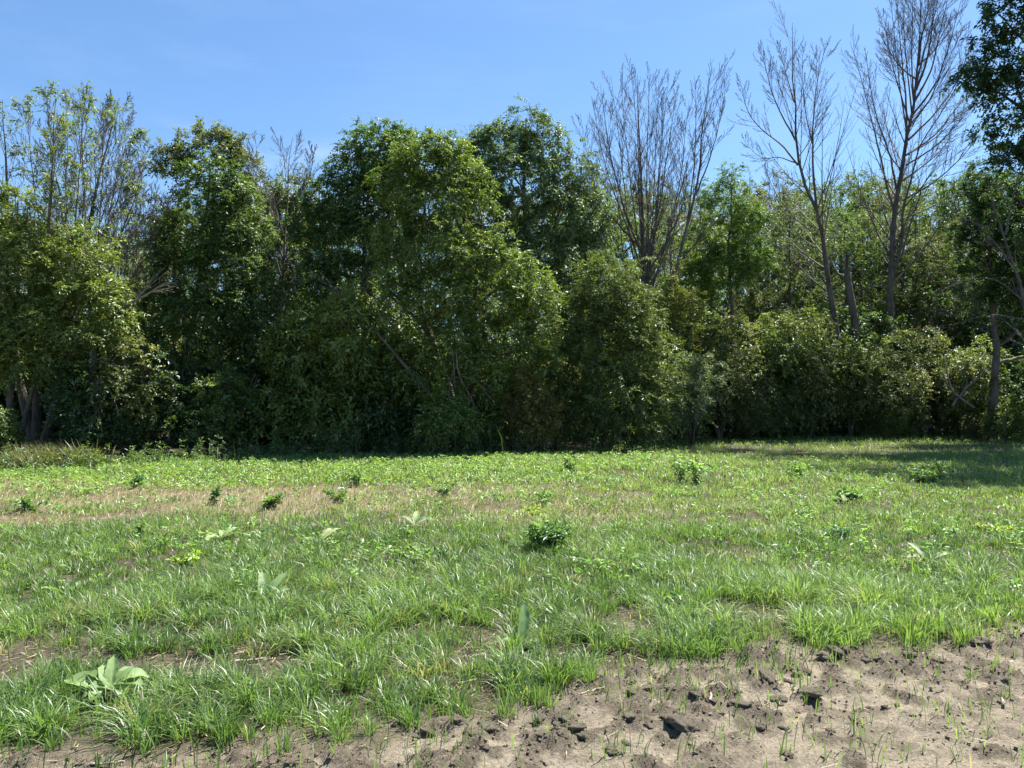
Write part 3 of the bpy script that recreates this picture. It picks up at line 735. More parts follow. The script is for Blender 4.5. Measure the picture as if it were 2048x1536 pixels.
leafy_tree("shaded_dark_tree", "very dark shaded tree below the overhanging oak at the right edge", "tree", base_at(1985, d),
           [(path(d, (1985, 880), (1990, 700), (1980, 520), (1985, 400)), .17, .02)],
           [lob(1990, 400, 62, 56, d), lob(1930, 385, 46, 44, d, w=.7), lob(2040, 450, 60, 60, d), lob(1960, 480, 62, 56, d), lob(2030, 560, 70, 60, d), lob(1950, 570, 55, 50, d, w=.7), lob(2080, 600, 60, 90, d)],
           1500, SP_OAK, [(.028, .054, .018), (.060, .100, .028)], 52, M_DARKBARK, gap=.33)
d = 24
bare_tree("grey_limbed_tree", "half-bare tree leaning in from the right edge with crooked grey side limbs", base_at(2075, d),
          [(path(d, (2085, 900), (2062, 700), (2040, 570), (2010, 470), (1985, 400), (1970, 340)), .15, .015, .9),
           (path(d, (2035, 550), (1985, 480, -.5), (1930, 430, -.8), (1890, 410, -1)), .05, .008, .9),
           (path(d, (2045, 600), (1990, 560, .3), (1930, 560, .5), (1870, 590, .7)), .05, .008, .8),
           (path(d, (2050, 640), (1980, 630, -.5), (1900, 650, -.8), (1830, 660, -1)), .04, .006, .7),
           (path(d, (2010, 470), (2030, 380, .5), (2050, 300, .7)), .06, .01, .9)],
          dict(m1=9, m2=5, m3=3, l1=(.22, .42), trop=.03, a1=(.4, .9)), 53, M_GREYBARK)
rng = np.random.default_rng(54)
t = thing("fallen_log", "long pale fallen log sloping down leftward under the trees at the right edge", "log", P(1915, 800, 27.5))
w = Wood(); s = w.limb(path(27.5, (1905, 812), (1925, 785), (1955, 756), (2000, 727), (2070, 708)), .045, .065, 14, 8, .02, rng)
w.limb(path(27.3, (1888, 752), (1902, 778), (1925, 800), (1948, 815)), .03, .05, 9, 6, .015, rng); w.limb(path(27.3, (1912, 790), (1898, 765), (1894, 735), (1886, 715)), .035, .01, 9, 6, .015, rng)
a = spawn(w, s, 6, .05, .5, (.4, 1), (.15, .3), 6, 0, .1, .4, .006, 5, rng)
v, f = w.build(P(1915, 800, 27.5)); obj("log", mesh_np("log", v, f, M_DEADWOOD, smooth=True), t)

# ---- leafy trees between and behind the bare ones
d = 30
leafy_tree("tiered_tree", "light green tree with layered sprays between the slender bare tree and the forked one", "tree", base_at(1470, d),
           [(path(d, (1470, 860), (1465, 650), (1460, 480), (1465, 370)), .14, .015)],
           [lob(1465, 352, 30, 24, d, w=.6), lob(1440, 400, 44, 30, d, w=.7), lob(1490, 440, 40, 30, d), lob(1440, 470, 46, 34, d), lob(1500, 510, 40, 34, d), lob(1450, 545, 60, 36, d), lob(1400, 500, 40, 46, d, w=.8), lob(1380, 580, 50, 50, d)],
           1100, SP_ASH, [(.055, .100, .020), (.130, .185, .04)], 61, M_BARK, gap=.36)
leafy_tree("yellowing_tree", "small yellowing tree in front of the trunks of the fan-shaped bare tree", "tree", base_at(1345, 27),
           [(path(27, (1345, 870), (1345, 700), (1350, 560)), .07, .012)],
           [lob(1350, 545, 32, 34, 27), lob(1335, 600, 42, 40, 27), lob(1375, 610, 34, 36, 27), lob(1350, 660, 50, 40, 26.8)],
           420, SP_BUSH, [(.075, .100, .024), (.17, .175, .04)], 62, M_BARK, gap=.36, yellow=.07)

# background crowns: three kinds, copied
def proto_tree(name, label, pal, seed, h, wdt, mat=M_LEAF, spec=SP_OAK, n=700):
    r = np.random.default_rng(seed)
    lobes = []
    for k in range(13):
        z = h * r.uniform(.3, .9); a = r.uniform(0, 6.28); rad = wdt * (1 - .55 * abs(z / h - .5)) * r.uniform(.2, .75)
        s = r.uniform(.9, 1.6)
        lobes.append((math.cos(a) * rad, math.sin(a) * rad, z, s * 1.15, s * 1.15, s * .85, 1.0))
    lobes.append((0, 0, h * .9, 1.3, 1.3, 1.1, 1.0))
    return leafy_tree(name, label, "tree", (0, 0, -.05), [([(0, 0, -.05), (.1, .05, h * .3), (-.1, .1, h * .6), (0, 0, h * .92)], .2, .02)], lobes, n, spec, pal, seed, group=None, gap=.30, cull=False)
BG = "leafy trees deeper in the wood"
protos = [proto_tree("background_tree", "", MID, 71, 12, 3.2), proto_tree("background_tree", "", GREYG, 72, 13, 3.4, M_GLOSSY), proto_tree("background_tree", "", OLIVE, 73, 11.5, 3.0)]
bg_spots = []   # px, distance, kind, height scale
rr = random.Random(4)
for px, top, dist, k in ((-160, 330, 30, 0), (60, 400, 32, 2), (240, 450, 31, 0), (350, 430, 30, 1), (500, 380, 30, 0), (600, 350, 31, 1), (680, 400, 30, 0), (820, 380, 31, 1), (960, 380, 32, 2), (1100, 380, 33, 0),
                         (1190, 330, 36, 1), (1290, 370, 37, 2), (1400, 360, 38, 0), (1470, 390, 40, 1), (1560, 350, 42, 2), (1640, 385, 40, 1), (1720, 345, 42, 0), (1800, 360, 40, 2), (1880, 365, 38, 1), (1960, 340, 36, 0), (2060, 330, 35, 0), (2200, 300, 34, 1), (2350, 300, 34, 0),
                         (-60, 440, 40, 1), (130, 430, 41, 0), (420, 390, 42, 1), (560, 400, 43, 0), (740, 420, 44, 2), (900, 420, 44, 0), (1060, 410, 45, 2), (1220, 370, 48, 0), (1350, 380, 50, 1), (1500, 375, 52, 0), (1600, 370, 54, 2), (1680, 360, 52, 1), (1760, 375, 54, 0), (1840, 372, 52, 0), (1930, 360, 50, 2), (2050, 350, 50, 1), (2160, 350, 50, 0), (300, 470, 43, 2)):
    bg_spots.append((px, top, dist, k))
for px, top, dist, k in ((255, 480, 28, 2), (1230, 420, 31.5, 0), (1420, 430, 34, 2), (1580, 400, 35, 1), (1690, 420, 35.5, 0), (1830, 410, 36, 1), (1910, 430, 33, 2), (140, 470, 27, 0), (1300, 450, 33, 1)):
    bg_spots.append((px, top, dist, k))
used = [False] * 3
LAND = [(-80, "left of the frame's leftmost stems"), (60, "the far left multi-stemmed tree"), (140, "the grey dead twigs at left"), (230, "the grey dead twigs' right side"), (320, "the dull grey-green tree's left side"), (400, "the dark tree left of centre"),
        (480, "the dark tree's right side"), (560, "the half-dead tree"), (620, "the half-dead tree's right side"), (700, "the broad dark half of the dome"), (800, "the middle of the leafy dome"), (880, "the yellow-green half of the dome"), (960, "the notch in the leafy dome"),
        (1060, "the tall glossy grey-green tree"), (1120, "the glossy tree's right side"), (1200, "the fan-shaped bare tree's left side"), (1290, "the fan-shaped bare tree"), (1350, "the slender bare tree's foot"), (1410, "the slender bare tree"), (1480, "the layered light green tree"),
        (1540, "the forked bare tree's left limbs"), (1600, "the forked bare tree"), (1660, "the broken-off trunk"), (1730, "the gap between the two tallest bare trees"), (1790, "the tallest bare tree"), (1860, "the tallest bare tree's right limbs"), (1930, "the gap left of the overhanging oak"), (2000, "the shaded dark tree"), (2080, "the overhanging oak's lower edge"), (2200, "the overhanging oak, right of the frame"), (2350, "the oak, far right of the frame")]
def landmark(px): return min(LAND, key=lambda q: abs(q[0] - px))[1]
kinds = ["mid-green", "grey-green", "dull olive"]
hts = [12 * .9 + 1.1, 13 * .9 + 1.1, 11.5 * .9 + 1.1]
for px, top, dist, k in bg_spots:
    h = CAM_H + (HOR - top) / F_PX * dist
    lab = f"{kinds[k]} {'farther' if dist >= 39.5 and px < 1300 or dist > 45 else ('nearest' if dist < 30 or (px in (1230, 1420, 1580, 1690, 1830, 1910, 1300)) else 'nearer')} background tree behind {landmark(px)}"
    s = h / hts[k]
    loc = ((px - 1024) / F_PX * dist, dist, -.05); rz = rr.uniform(0, 6.28); sc = (max(s, .8) * rr.uniform(.95, 1.2),) * 2 + (s,)
    if not used[k]:
        used[k] = True; p = protos[k]; p.location = loc; p.rotation_euler = (0, 0, rz); p.scale = sc
        p['label'] = lab; p['group'] = BG + ", " + ("mid-green", "grey-green", "olive")[k]
    else:
        copy_tree(protos[k], loc, rz, sc, lab, BG + ", " + ("mid-green", "grey-green", "olive")[k])
# bare grey trees far behind
bt = bare_tree("background_bare_tree", "bare grey twigs of a far tree showing behind the forked bare tree's left limbs", (0, 0, -.05),
               [([(0, 0, -.05), (.1, 0, 3), (0, .1, 6), (.1, 0, 9), (0, 0, 12.5)], .15, .012, 1.4), ([(.1, 0, 4), (1.2, .4, 7), (2, .5, 11)], .07, .01, 1), ([(.1, 0, 4.5), (-1.1, -.4, 7.5), (-1.9, .3, 11.5)], .07, .01, 1), ([(0, 0, 5), (.3, 1.2, 8), (.5, 1.8, 11.5)], .06, .01, 1)],
               dict(m1=12, m2=6, m3=4, l1=(.25, .42), trop=.12), 81, M_GREYBARK, group="bare trees behind the green tops")
first = True
seen_l = set()
for px, top, dist in ((1540, 325, 44), (1600, 330, 46), (1660, 320, 47), (1500, 345, 45), (1215, 350, 40), (1110, 400, 38), (1340, 350, 41), (1735, 330, 48), (280, 380, 33), (240, 330, 29), (600, 330, 35), (1570, 340, 40), (30, 330, 28)):
    s = (CAM_H + (HOR - top) / F_PX * dist) / 13.0
    loc = ((px - 1024) / F_PX * dist, dist, -.05); rz = rr.uniform(0, 6.28)
    if first: bt.location = loc; bt.rotation_euler = (0, 0, rz); bt.scale = (s, s, s); first = False
    else: copy_tree(bt, loc, rz, s, ("bare grey twigs of a far tree behind " if landmark(px) not in seen_l else "lower bare grey twigs behind ") + landmark(px), "bare trees behind the green tops")
    seen_l.add(landmark(px))

# ---- shrubs along the foot of the wood: five kinds, copied
def proto_shrub(name, pal, seed, spec, n=520, gap=.3, h=2.6, r=1.4, mat=M_LEAF, yellow=0.0):
    g = np.random.default_rng(seed); lobes = []
    for k in range(8):
        a = g.uniform(0, 6.28); q = r * g.uniform(.1, .75); s = g.uniform(.5, .85)
        lobes.append((math.cos(a) * q, math.sin(a) * q, h * g.uniform(.2, .82), s, s, s * .85, 1.0))
    st = []
    for k in range(5):
        a = g.uniform(0, 6.28); e = r * g.uniform(.3, .8)
        st.append(([(0, 0, -.05), (math.cos(a) * e * .4, math.sin(a) * e * .4, h * .45), (math.cos(a) * e, math.sin(a) * e, h * .9)], .03, .008))
    return leafy_tree(name, "", "shrub", (0, 0, -.05), st, lobes, n, spec, pal, seed, M_DARKBARK, mat, gap=gap, sec=(4, 3), yellow=yellow, thick=.7, cull=False)
sh = [proto_shrub("leafy_shrub", [(.058, .088, .024), (.135, .17, .046)], 91, SP_BUSH), proto_shrub("leafy_shrub", [(.066, .082, .028), (.150, .155, .054)], 92, SP_BUSH, yellow=.01), proto_shrub("leafy_shrub", DARK, 93, SP_MAPLE, gap=.34),
      proto_shrub("leafy_shrub", LIME, 94, SP_ASH, 500, .36), proto_shrub("willowy_shrub", GREYG, 95, SP_WILLOW)]
s_used = [False] * 5
def shrub(k, px, top, d, label, group=None, wide=1.0):
    h = CAM_H + (HOR - top) / F_PX * d
    s = h / 2.75
    loc = ((px - 1024) / F_PX * d, d, -.05); rz = rr.uniform(0, 6.28); sc = (s ** .7 * wide, s ** .7 * wide, s)
    if not s_used[k]:
        s_used[k] = True; o = sh[k]; o.location = loc; o.rotation_euler = (0, 0, rz); o.scale = sc; o['label'] = label
        if group: o['group'] = group
    else: copy_tree(sh[k], loc, rz, sc, label, group)
for k, px, top, d, label in (
    (0, -20, 790, 17.6, "low green shrub at the far left corner of the wood, below the many-stemmed tree"),
    (2, 180, 730, 19.0, "dark shrub in the shade right of the many-stemmed tree's foot"),
    (1, 250, 680, 19.6, "olive shrub under the pale dead limb at the left"),
    (2, 310, 700, 20.6, "dark shrub just left of the dark tree's straight trunk"),
    (0, 450, 720, 21.0, "mid-green shrub just right of the dark tree's straight trunk"),
    (2, 520, 660, 22.8, "dark shrub at the foot of the half-dead tree, on its left"),
    (3, 600, 600, 22.6, "light green feathery shrub right of the half-dead tree"),
    (0, 650, 660, 22.0, "mid-green shrub between the half-dead tree and the bleached sapling"),
    (3, 740, 560, 22.4, "yellow-green bush behind the forked bleached sapling"),
    (2, 780, 680, 21.9, "dark shrub under the leaning dead stem"),
    (0, 1000, 690, 22.6, "mid-green shrub behind the rust-coloured bush"),
    (1, 1110, 690, 23.4, "olive shrub between the rust-coloured bush and the willow bush"),
    (3, 1330, 660, 25.2, "bright yellow-green bush at the right shoulder of the willow bush"),
    (4, 1385, 690, 25.0, "grey-green willowy bush with drooping narrow leaves at the bright bend of the grass"),
    (1, 1440, 640, 27.4, "olive bush below the layered light green tree"),
    (0, 1500, 630, 28.8, "mid-green bush left of the forked bare tree's foot"),
    (1, 1500, 740, 27.6, "low olive bush in front of the mid-green bush, at the grass edge"),
    (3, 1575, 620, 29.6, "yellow-green bush left of the forked bare trunk, on the skyline of the thicket"),
    (1, 1620, 640, 28.6, "olive bush directly in front of the forked bare tree's foot"),
    (0, 1700, 660, 29.2, "mid-green bush hiding the foot of the broken-off trunk"),
    (1, 1770, 700, 29.0, "olive bush in front of the tallest bare tree's trunk"),
    (3, 1780, 790, 28.6, "small light bush low in front of the tallest bare tree"),
    (1, 1850, 660, 29.4, "olive bush just right of the tallest bare trunk"),
    (0, 1920, 670, 29.6, "mid-green bush above the fallen log's left end"),
    (3, 2010, 790, 26.6, "light green low shrub in front of the fallen log at the right edge"),
    (1, 1950, 830, 27.6, "low brownish-olive shrub below the fallen log"),
    (2, 2100, 700, 27.6, "dark shrub cut by the right edge behind the fallen log")):
    shrub(k, px, top, d, label, "shrubs along the foot of the wood")
# second rank of undergrowth, not to be told apart
for i, px in enumerate(range(-150, 2300, 62)):
    d0 = np.interp(px, [-150, 200, 600, 1100, 1400, 2300], [23, 25.5, 26, 28, 31.5, 33.5]) + rr.uniform(-.8, 1.2)
    shrub((2, 0, 2, 1, 2)[i % 5], px + rr.uniform(-15, 15), rr.uniform(600, 690), d0, f"shaded undergrowth shrub low behind {landmark(px)}, {('darkest', 'mid-green', 'dark', 'olive', 'dense')[i % 5]}", "shaded undergrowth behind the front shrubs", 1.15)

leafy_tree("rusty_bush", "round rust-brown bush of small leaves at the wood's edge in the middle", "bush", base_at(1065, 20.9),
           [(path(20.9, (1065, 908), (1062, 830), (1050, 750)), .025, .006), (path(20.9, (1065, 908), (1085, 830), (1100, 780)), .02, .006), (path(20.9, (1065, 908), (1035, 840), (1020, 800)), .02, .006)],
           [lob(1060, 800, 45, 40, 20.9), lob(1030, 825, 32, 32, 20.9), lob(1095, 825, 32, 34, 20.9), lob(1065, 850, 52, 34, 20.8), lob(1050, 755, 22, 26, 20.9, w=.7)],
           420, dict(nt=6, nl=8, tl=.2, ll=.06, lw=.026, up=.3, spread=.7, droop=.4, hang=.3), RUST, 63, M_BARK, gap=.26)
leafy_tree("drooping_sapling", "bright green sapling with drooping sprays over the grass edge, left of the rust bush", "sapling", base_at(893, 20.3),
           [(path(20.3, (893, 912), (896, 800), (905, 740)), .025, .008)],
           [lob(890, 825, 42, 26, 20.3), lob(870, 850, 30, 20, 20.2), lob(925, 845, 32, 22, 20.3), lob(903, 780, 24, 24, 20.4, w=.6)],
           190, SP_ASH, [(.07, .105, .026), (.15, .19, .05)], 64, M_BARK, gap=.3)
rng = np.random.default_rng(65)
t = thing("hanging_dead_branch", "thin pale dead branches hanging down between the drooping sapling and the rust bush", "branch", P(915, 720, 20.5))
w = Wood()
s = [w.limb(path(20.5, (912, 700), (922, 760), (945, 800), (952, 845)), .022, .008, 10, 5, .01, rng), w.limb(path(20.5, (925, 752), (955, 765), (975, 790), (990, 805)), .016, .006, 10, 5, .01, rng), w.limb(path(20.5, (905, 700), (910, 760), (913, 790)), .014, .006, 8, 5, .01, rng)]
for q in s:
    a = spawn(w, q, 6, .3, 1, (.2, .7), (.25, .5), 6, -.08, .08, .6, .004, 4, rng)
v, f = w.build(P(915, 720, 20.5)); obj("dead_wood", mesh_np("dead_wood", v, f, M_DEADWOOD, smooth=True), t)

# ------------------------------------------------------------------ grass, straw and ground cover
def blades(x, y, z, h, lean, az, w, col, K=3):
    """arching blades; K cross-sections and a tip"""
    N = len(x)
    t = np.linspace(0, 1, K + 1)
    dx, dy = np.cos(az), np.sin(az)
    sx, sy = -np.sin(az), np.cos(az)
    # blade face turned at random about its lean
    V = np.empty((N, 2 * K + 1, 3))
    tw = np.random.default_rng(N).uniform(-.9, .9, N)
    wx, wy = sx * np.cos(tw) + dx * np.sin(tw), sy * np.cos(tw) + dy * np.sin(tw)
    for k in range(K + 1):
        a = lean * t[k] ** 1.8
        hx = h * a; hz = h * (t[k] - 0.42 * lean * t[k] ** 2.6)
        cx, cy, cz = x + dx * hx, y + dy * hx, z + hz
        if k == K: V[:, 2 * K] = np.stack([cx, cy, cz], 1)
        else:
            ww = w * (0.65 + .35 * min(1, t[k] * 3)) * (1 - .35 * t[k]) * .5
            V[:, 2 * k] = np.stack([cx - wx * ww, cy - wy * ww, cz], 1)
            V[:, 2 * k + 1] = np.stack([cx + wx * ww, cy + wy * ww, cz], 1)
    o = np.arange(N)[:, None] * (2 * K + 1)
    fs = [np.concatenate([o + np.array([[2 * k, 2 * k + 1, 2 * k + 3, 2 * k + 2]]) for k in range(K - 1)]) if K > 1 else np.zeros((0, 4), int),
          o + np.array([[2 * K - 2, 2 * K - 1, 2 * K]])]
    return V.reshape(-1, 3), fs, np.repeat(col, 2 * K + 1, 0)
class Bag:
    def __init__(self): self.V, self.q, self.t, self.c, self.n = [], [], [], [], 0
    def add(self, V, fs, c):
        for f in fs:
            if len(f): (self.q if f.shape[1] == 4 else self.t).append(f + self.n)
        self.V.append(V); self.c.append(c); self.n += len(V)
    def mesh(self, name, mat):
        fs = [np.concatenate(l) for l in (self.q, self.t) if l]
        return mesh_np(name, np.concatenate(self.V), fs, mat, np.concatenate(self.c))
def field_pts(rng, y0, y1, dens, margin=1.0):
    """points spread evenly over the visible part of the field between two distances"""
    half = lambda y: 0.70 * y + margin
    area = (half(y0) + half(y1)) * (y1 - y0)
    n = int(area * dens * 1.2)
    y = rng.uniform(y0, y1, n); x = rng.uniform(-1, 1, n) * half(y1)
    ok = np.abs(x) < half(y)
    return x[ok], y[ok]
G1 = np.array([0.086, 0.164, 0.040]); G2 = np.array([0.186, 0.286, 0.080]); GY = np.array([0.238, 0.306, 0.090]); ST = np.array([0.45, 0.385, 0.245])
def grass_tone(x, y, rng):
    k = np.clip(fbm2(x, y, .7, 51) * 1.6 - .3 + rng.normal(0, .22, len(x)), 0, 1)[:, None]
    c = G1 * (1 - k) + G2 * k
    f = (sst(6, 14, y) * .8 * rng.random(len(x)))[:, None]
    c = c * (1 - f) + GY * f
    s = rng.random(len(x)) < .042 + .08 * litter(x, y) + .25 * tan_band(x, y)
    c[s] = ST * rng.uniform(.6, 1.1, (s.sum(), 1))
    return c * rng.uniform(.5, 1.5, (len(x), 1))
rng = np.random.default_rng(101)
bag = Bag()
def tufts(y0, y1, dens, nb, hmul, K, wid, spread, lit=1.0):
    x, y = field_pts(rng, y0, y1, dens)
    keep = rng.random(len(x)) > np.clip(dirt(x, y) * 1.05, 0, 1)
    keep &= rng.random(len(x)) > litter(x, y) * .93 * lit
    keep &= rng.random(len(x)) > tan_band(x, y) * .5 * (.4 + 1.2 * fbm2(x, y, 2.2, 44))
    keep &= y < edge_y(x) + .3
    x, y = x[keep], y[keep]
    big = .42 + 1.25 * fbm2(x, y, 1.1, 61) * rng.uniform(.45, 1.4, len(x))
    D = dirt(x, y)
    big *= (1 - .35 * D) * (1 - .35 * tan_band(x, y)) * (1 - .3 * litter(x, y))
    n = np.maximum(4, (nb * big * rng.uniform(.6, 1.3, len(x))).astype(int))
    i = np.repeat(np.arange(len(x)), n)
    r = spread * big[i] * np.sqrt(rng.random(len(i))); a = rng.uniform(0, 6.28, len(i))
    bx, by = x[i] + r * np.cos(a), y[i] + r * np.sin(a)
    h = hmul * big[i] * rng.uniform(.5, 1.2, len(i))
    lean = np.clip(.18 + .85 * rng.random(len(i)) ** 1.2 * (.5 + r / spread), 0, 1.25) * (1 - .5 * D[i])
    az = a + rng.normal(0, .6, len(i)) 
    tone = np.repeat(grass_tone(x, y, rng) * .5, n, 0) + grass_tone(bx, by, rng) * .5
    bag.add(*blades(bx, by, gz(bx, by) - .005, h, lean, az, wid * rng.uniform(.7, 1.3, len(i)), tone, K))
tufts(3.0, 6.3, 84, 44, .158, 3, .0062, .052)
tufts(3.0, 6.3, 80, 8, .09, 2, .0062, .07, 1)
tufts(6.3, 9.0, 64, 32, .145, 2, .0080, .068)
tufts(6.3, 9.0, 80, 8, .09, 2, .0085, .08, .9)
tufts(9.0, 13.5, 56, 18, .13, 2, .010, .10)
tufts(13.5, 20, 34, 11, .15, 2, .016, .13)
tufts(20, 33, 16, 9, .17, 1, .026, .18)
# lone upright sprouts in the bare soil
x, y = field_pts(rng, 2.6, 6.6, 330)
D = dirt(x, y); yb = np.interp(x, _db[:, 0], _db[:, 1])
k = rng.random(len(x)) < np.where(D > .5, .30 + .7 * sst(.7, .0, yb - y), .5) * (.35 + fbm2(x, y, 1.7, 71))
x, y = x[k], y[k]; n = rng.integers(1, 5, len(x)); i = np.repeat(np.arange(len(x)), n)
bx, by = x[i] + rng.normal(0, .012, len(i)), y[i] + rng.normal(0, .012, len(i))
bag.add(*blades(bx, by, gz(bx, by) - .004, rng.uniform(.04, .14, len(i)), rng.uniform(.05, .6, len(i)), rng.uniform(0, 6.28, len(i)), rng.uniform(.0035, .007, len(i)), grass_tone(bx, by, rng), 3))
grass = obj("grass", bag.mesh("grass", M_GRASS))
tag(grass, "tufted green grass covering the field from the bare soil to the wood", "grass", kind='stuff')

# dry straw: standing stubble of the tan band and litter lying in the thin spots
bag = Bag()
x, y = field_pts(rng, 8.5, 14.5, 520)
k = rng.random(len(x)) < tan_band(x, y) * (.25 + 1.1 * fbm2(x, y, 1.8, 45)) + .02
x, y = x[k], y[k]
c = ST * rng.uniform(.65, 1.25, (len(x), 1)) * np.array([1, .98, .9])
bag.add(*blades(x, y, gz(x, y), rng.uniform(.05, .17, len(x)), rng.uniform(.3, 1.2, len(x)), rng.normal(.35, .8, len(x)), rng.uniform(.006, .012, len(x)), c, 2))
x, y = field_pts(rng, 2.6, 9.5, 1000)
k = rng.random(len(x)) < np.clip(.14 + .9 * litter(x, y), 0, 1) * (1 - .86 * dirt(x, y)) * .8
x, y = x[k], y[k]; N = len(x)
a = rng.uniform(0, 6.28, N); L = rng.uniform(.015, .11, N) * rng.uniform(.3, 1.1, N); W = rng.uniform(.0015, .006, N) * .5
pit = rng.normal(0, .12, N)
e = np.stack([np.cos(a), np.sin(a), pit], 1) * L[:, None] * .5; s = np.stack([-np.sin(a), np.cos(a), rng.normal(0, .3, N)], 1) * W[:, None]
c0 = np.stack([x, y, gz(x, y) + .007 + rng.random(N) * .012 + np.abs(pit) * L * .4], 1)
V = np.stack([c0 - e - s, c0 + e - s, c0 + e + s, c0 - e + s], 1).reshape(-1, 3)
bag.add(V, [np.arange(N * 4).reshape(N, 4)], np.repeat(np.array([.38, .315, .21]) * rng.uniform(.3, 1.3, (N, 1)), 4, 0))
straw = obj("straw_litter", bag.mesh("straw_litter", M_DRY))
tag(straw, "dry tan straw standing in a band across the field and lying in thin spots", "straw", kind='stuff')

# broad-leaved ground cover: bright strip before the wood and scattered through the grass
bag = Bag()
def cover(y0, y1, dens, mask, hgt, ll, lw, pal, nt=3, nl=4):
    x, y = field_pts(rng, y0, y1, dens)
    k = rng.random(len(x)) < mask(x, y)
    x, y = x[k], y[k]
    c = np.stack([x, y, gz(x, y) + hgt * rng.uniform(.3, 1, len(x))], 1)
    V, F, T = sprigs(c, nrm(rng.normal(0, 1, c.shape) * [1, 1, .2]), rng, nt, nl, hgt * .9, ll, lw, pal, up=.3, hang=.05)
    bag.add(V, [F], T)
strip = lambda x, y: sst(edge_y(x) - 8.5, edge_y(x) - 5.5, y + (fbm2(x, y, .5, 81) - .5) * 3) * sst(.4, -.3, y - edge_y(x)) * (1 - .85 * sst(1.5, 5, x)) * (.35 + 1.1 * fbm2(x, y, .9, 82))
COV = [(.11, .175, .036), (.20, .27, .066)]
cover(12, 33, 52, strip, .11, .046, .027, COV)
cover(5.5, 20, 17, lambda x, y: .12 + sst(.46, .68, fbm2(x, y, .8, 83)) * (1 - .7 * tan_band(x, y)), .15, .050, .026, [(.085, .16, .045), (.17, .25, .085)])
ground_cover = obj("ground_cover", bag.mesh("ground_cover", M_GRASS))
tag(ground_cover, "bright green broad-leaved ground cover in a strip before the wood", "ground cover", kind='stuff')

# tall weeds and rank grass at the foot of the wood
bag = Bag()
N = 4200
x = rng.uniform(-16, 24, N); y = edge_y(x) + rng.normal(.2, .8, N)
k = (np.abs(x) < .75 * y) & (rng.random(N) < .35 + .9 * fbm2(x, y, .6, 91)); x, y = x[k], y[k]
hh = (.2 + .8 * sst(.35, .7, fbm2(x, y, .7, 92)) * rng.uniform(.3, 1.2, len(x))) * (.5 + .5 * sst(-8.5, -4, x))
bag.add(*blades(x, y, np.full(len(x), -.02), hh * 1.15, rng.uniform(.1, .8, len(x)), rng.uniform(0, 6.28, len(x)), rng.uniform(.014, .026, len(x)), np.array([.060, .098, .034]) * rng.uniform(.6, 1.4, (len(x), 1)), 2))
k = rng.random(len(x)) < .42; x, y, hh = x[k], y[k], hh[k]
for f in (.35, .6, .85, 1.0):
    c = np.stack([x, y, hh * f], 1)
    V, F, T = sprigs(c, nrm(rng.normal(0, 1, c.shape) * [1, 1, .2]), rng, 2, 4, .14, .07, .028, MID, up=.3, hang=.15); bag.add(V, [F], T)
# rank grassy mound at the left corner
N = 1500; x = rng.normal(-10.7, .45, N); y = rng.normal(17.2, .5, N)
bag.add(*blades(x, y, np.full(N, -.02), rng.uniform(.3, .8, N), rng.uniform(.2, 1, N), rng.uniform(0, 6.28, N), rng.uniform(.010, .02, N), np.array([.15, .155, .062]) * rng.uniform(.6, 1.4, (N, 1)), 3))
weeds = obj("edge_weeds", bag.mesh("edge_weeds", M_GRASS))
tag(weeds, "rank weeds and tall grass along the foot of the wood", "weeds", kind='stuff')

# ------------------------------------------------------------------ single plants in the field
def weed(name, label, px, py, h, nst, r, ll, lw, pal, seed, cat="weed", group=None, mat=M_GRASS, tiers=7):
    rng = np.random.default_rng(seed); g = G(px, py); g[2] = float(gz(np.array([g[0]]), np.array([g[1]]))[0]) - .01
    t = thing(name, label, cat, g, group)
    w = Wood(); Vs, Fs, Cs, off = [], [], [], 0
    for k in range(nst):
        a = rng.uniform(0, 6.28); q = r * math.sqrt(rng.random()) if nst > 1 else 0
        top = np.array([math.cos(a) * q, math.sin(a) * q, h * rng.uniform(.7, 1.05)])
        s = w.limb([(0, 0, 0), top * [.35, .35, .5], top], .006, .002, 7, 4, .004, rng)[0][0]
        z = np.linspace(.1 if nst > 5 else .25, 1, tiers); f = z * 6; i = np.minimum(f.astype(int), 5); c = s[i] * (1 - (f - i)[:, None]) + s[i + 1] * (f - i)[:, None]
        V, F, T = sprigs(c, nrm(rng.normal(0, 1, c.shape) * [1, 1, .15]), rng, 2, 2, ll * .5, ll, lw, pal, up=.35, hang=.1, droop=.2)
        Vs.append(V); Fs.append(F + off); Cs.append(T); off += len(V)
    v, f = w.build((0, 0, 0)); obj("stem", mesh_np("stem", v, f, M_STEM, smooth=True), t)
    obj("foliage", mesh_np("foliage", np.concatenate(Vs), [np.concatenate(Fs)], mat, np.concatenate(Cs)), t)
    return t
M_STEM = mat_bark("green_stem", (.07, .10, .03), (.13, .15, .05), 40)
DKW = [(.060, .112, .032), (.125, .195, .058)]; MDW = [(.06, .11, .032), (.13, .19, .058)]; LTW = [(.09, .145, .05), (.18, .245, .09)]
weed("dark_weed", "single dark upright weed standing alone in the tan straw band", 428, 1012, .30, 2, .05, .085, .05, DKW, 201, tiers=9)
weed("leafy_weed", "spreading leafy green weed right of the dark upright weed in the straw band", 540, 1020, .20, 7, .22, .075, .045, MDW, 202)
weed("leafy_weed", "round leafy weed at the far left of the straw band", 62, 1024, .20, 8, .26, .075, .045, MDW, 203)
weed("leafy_weed", "pair of leafy stems in the straw band just left of the middle", 680, 1008, .22, 6, .24, .07, .045, MDW, 204)
weed("leafy_weed", "dark low weed in the bright green strip before the wood at left", 271, 978, .24, 5, .2, .09, .05, DKW, 205)
weed("leafy_weed", "tall thin dark weed in the grass below the straw band at left", 280, 1082, .22, 2, .06, .06, .03, DKW, 206)
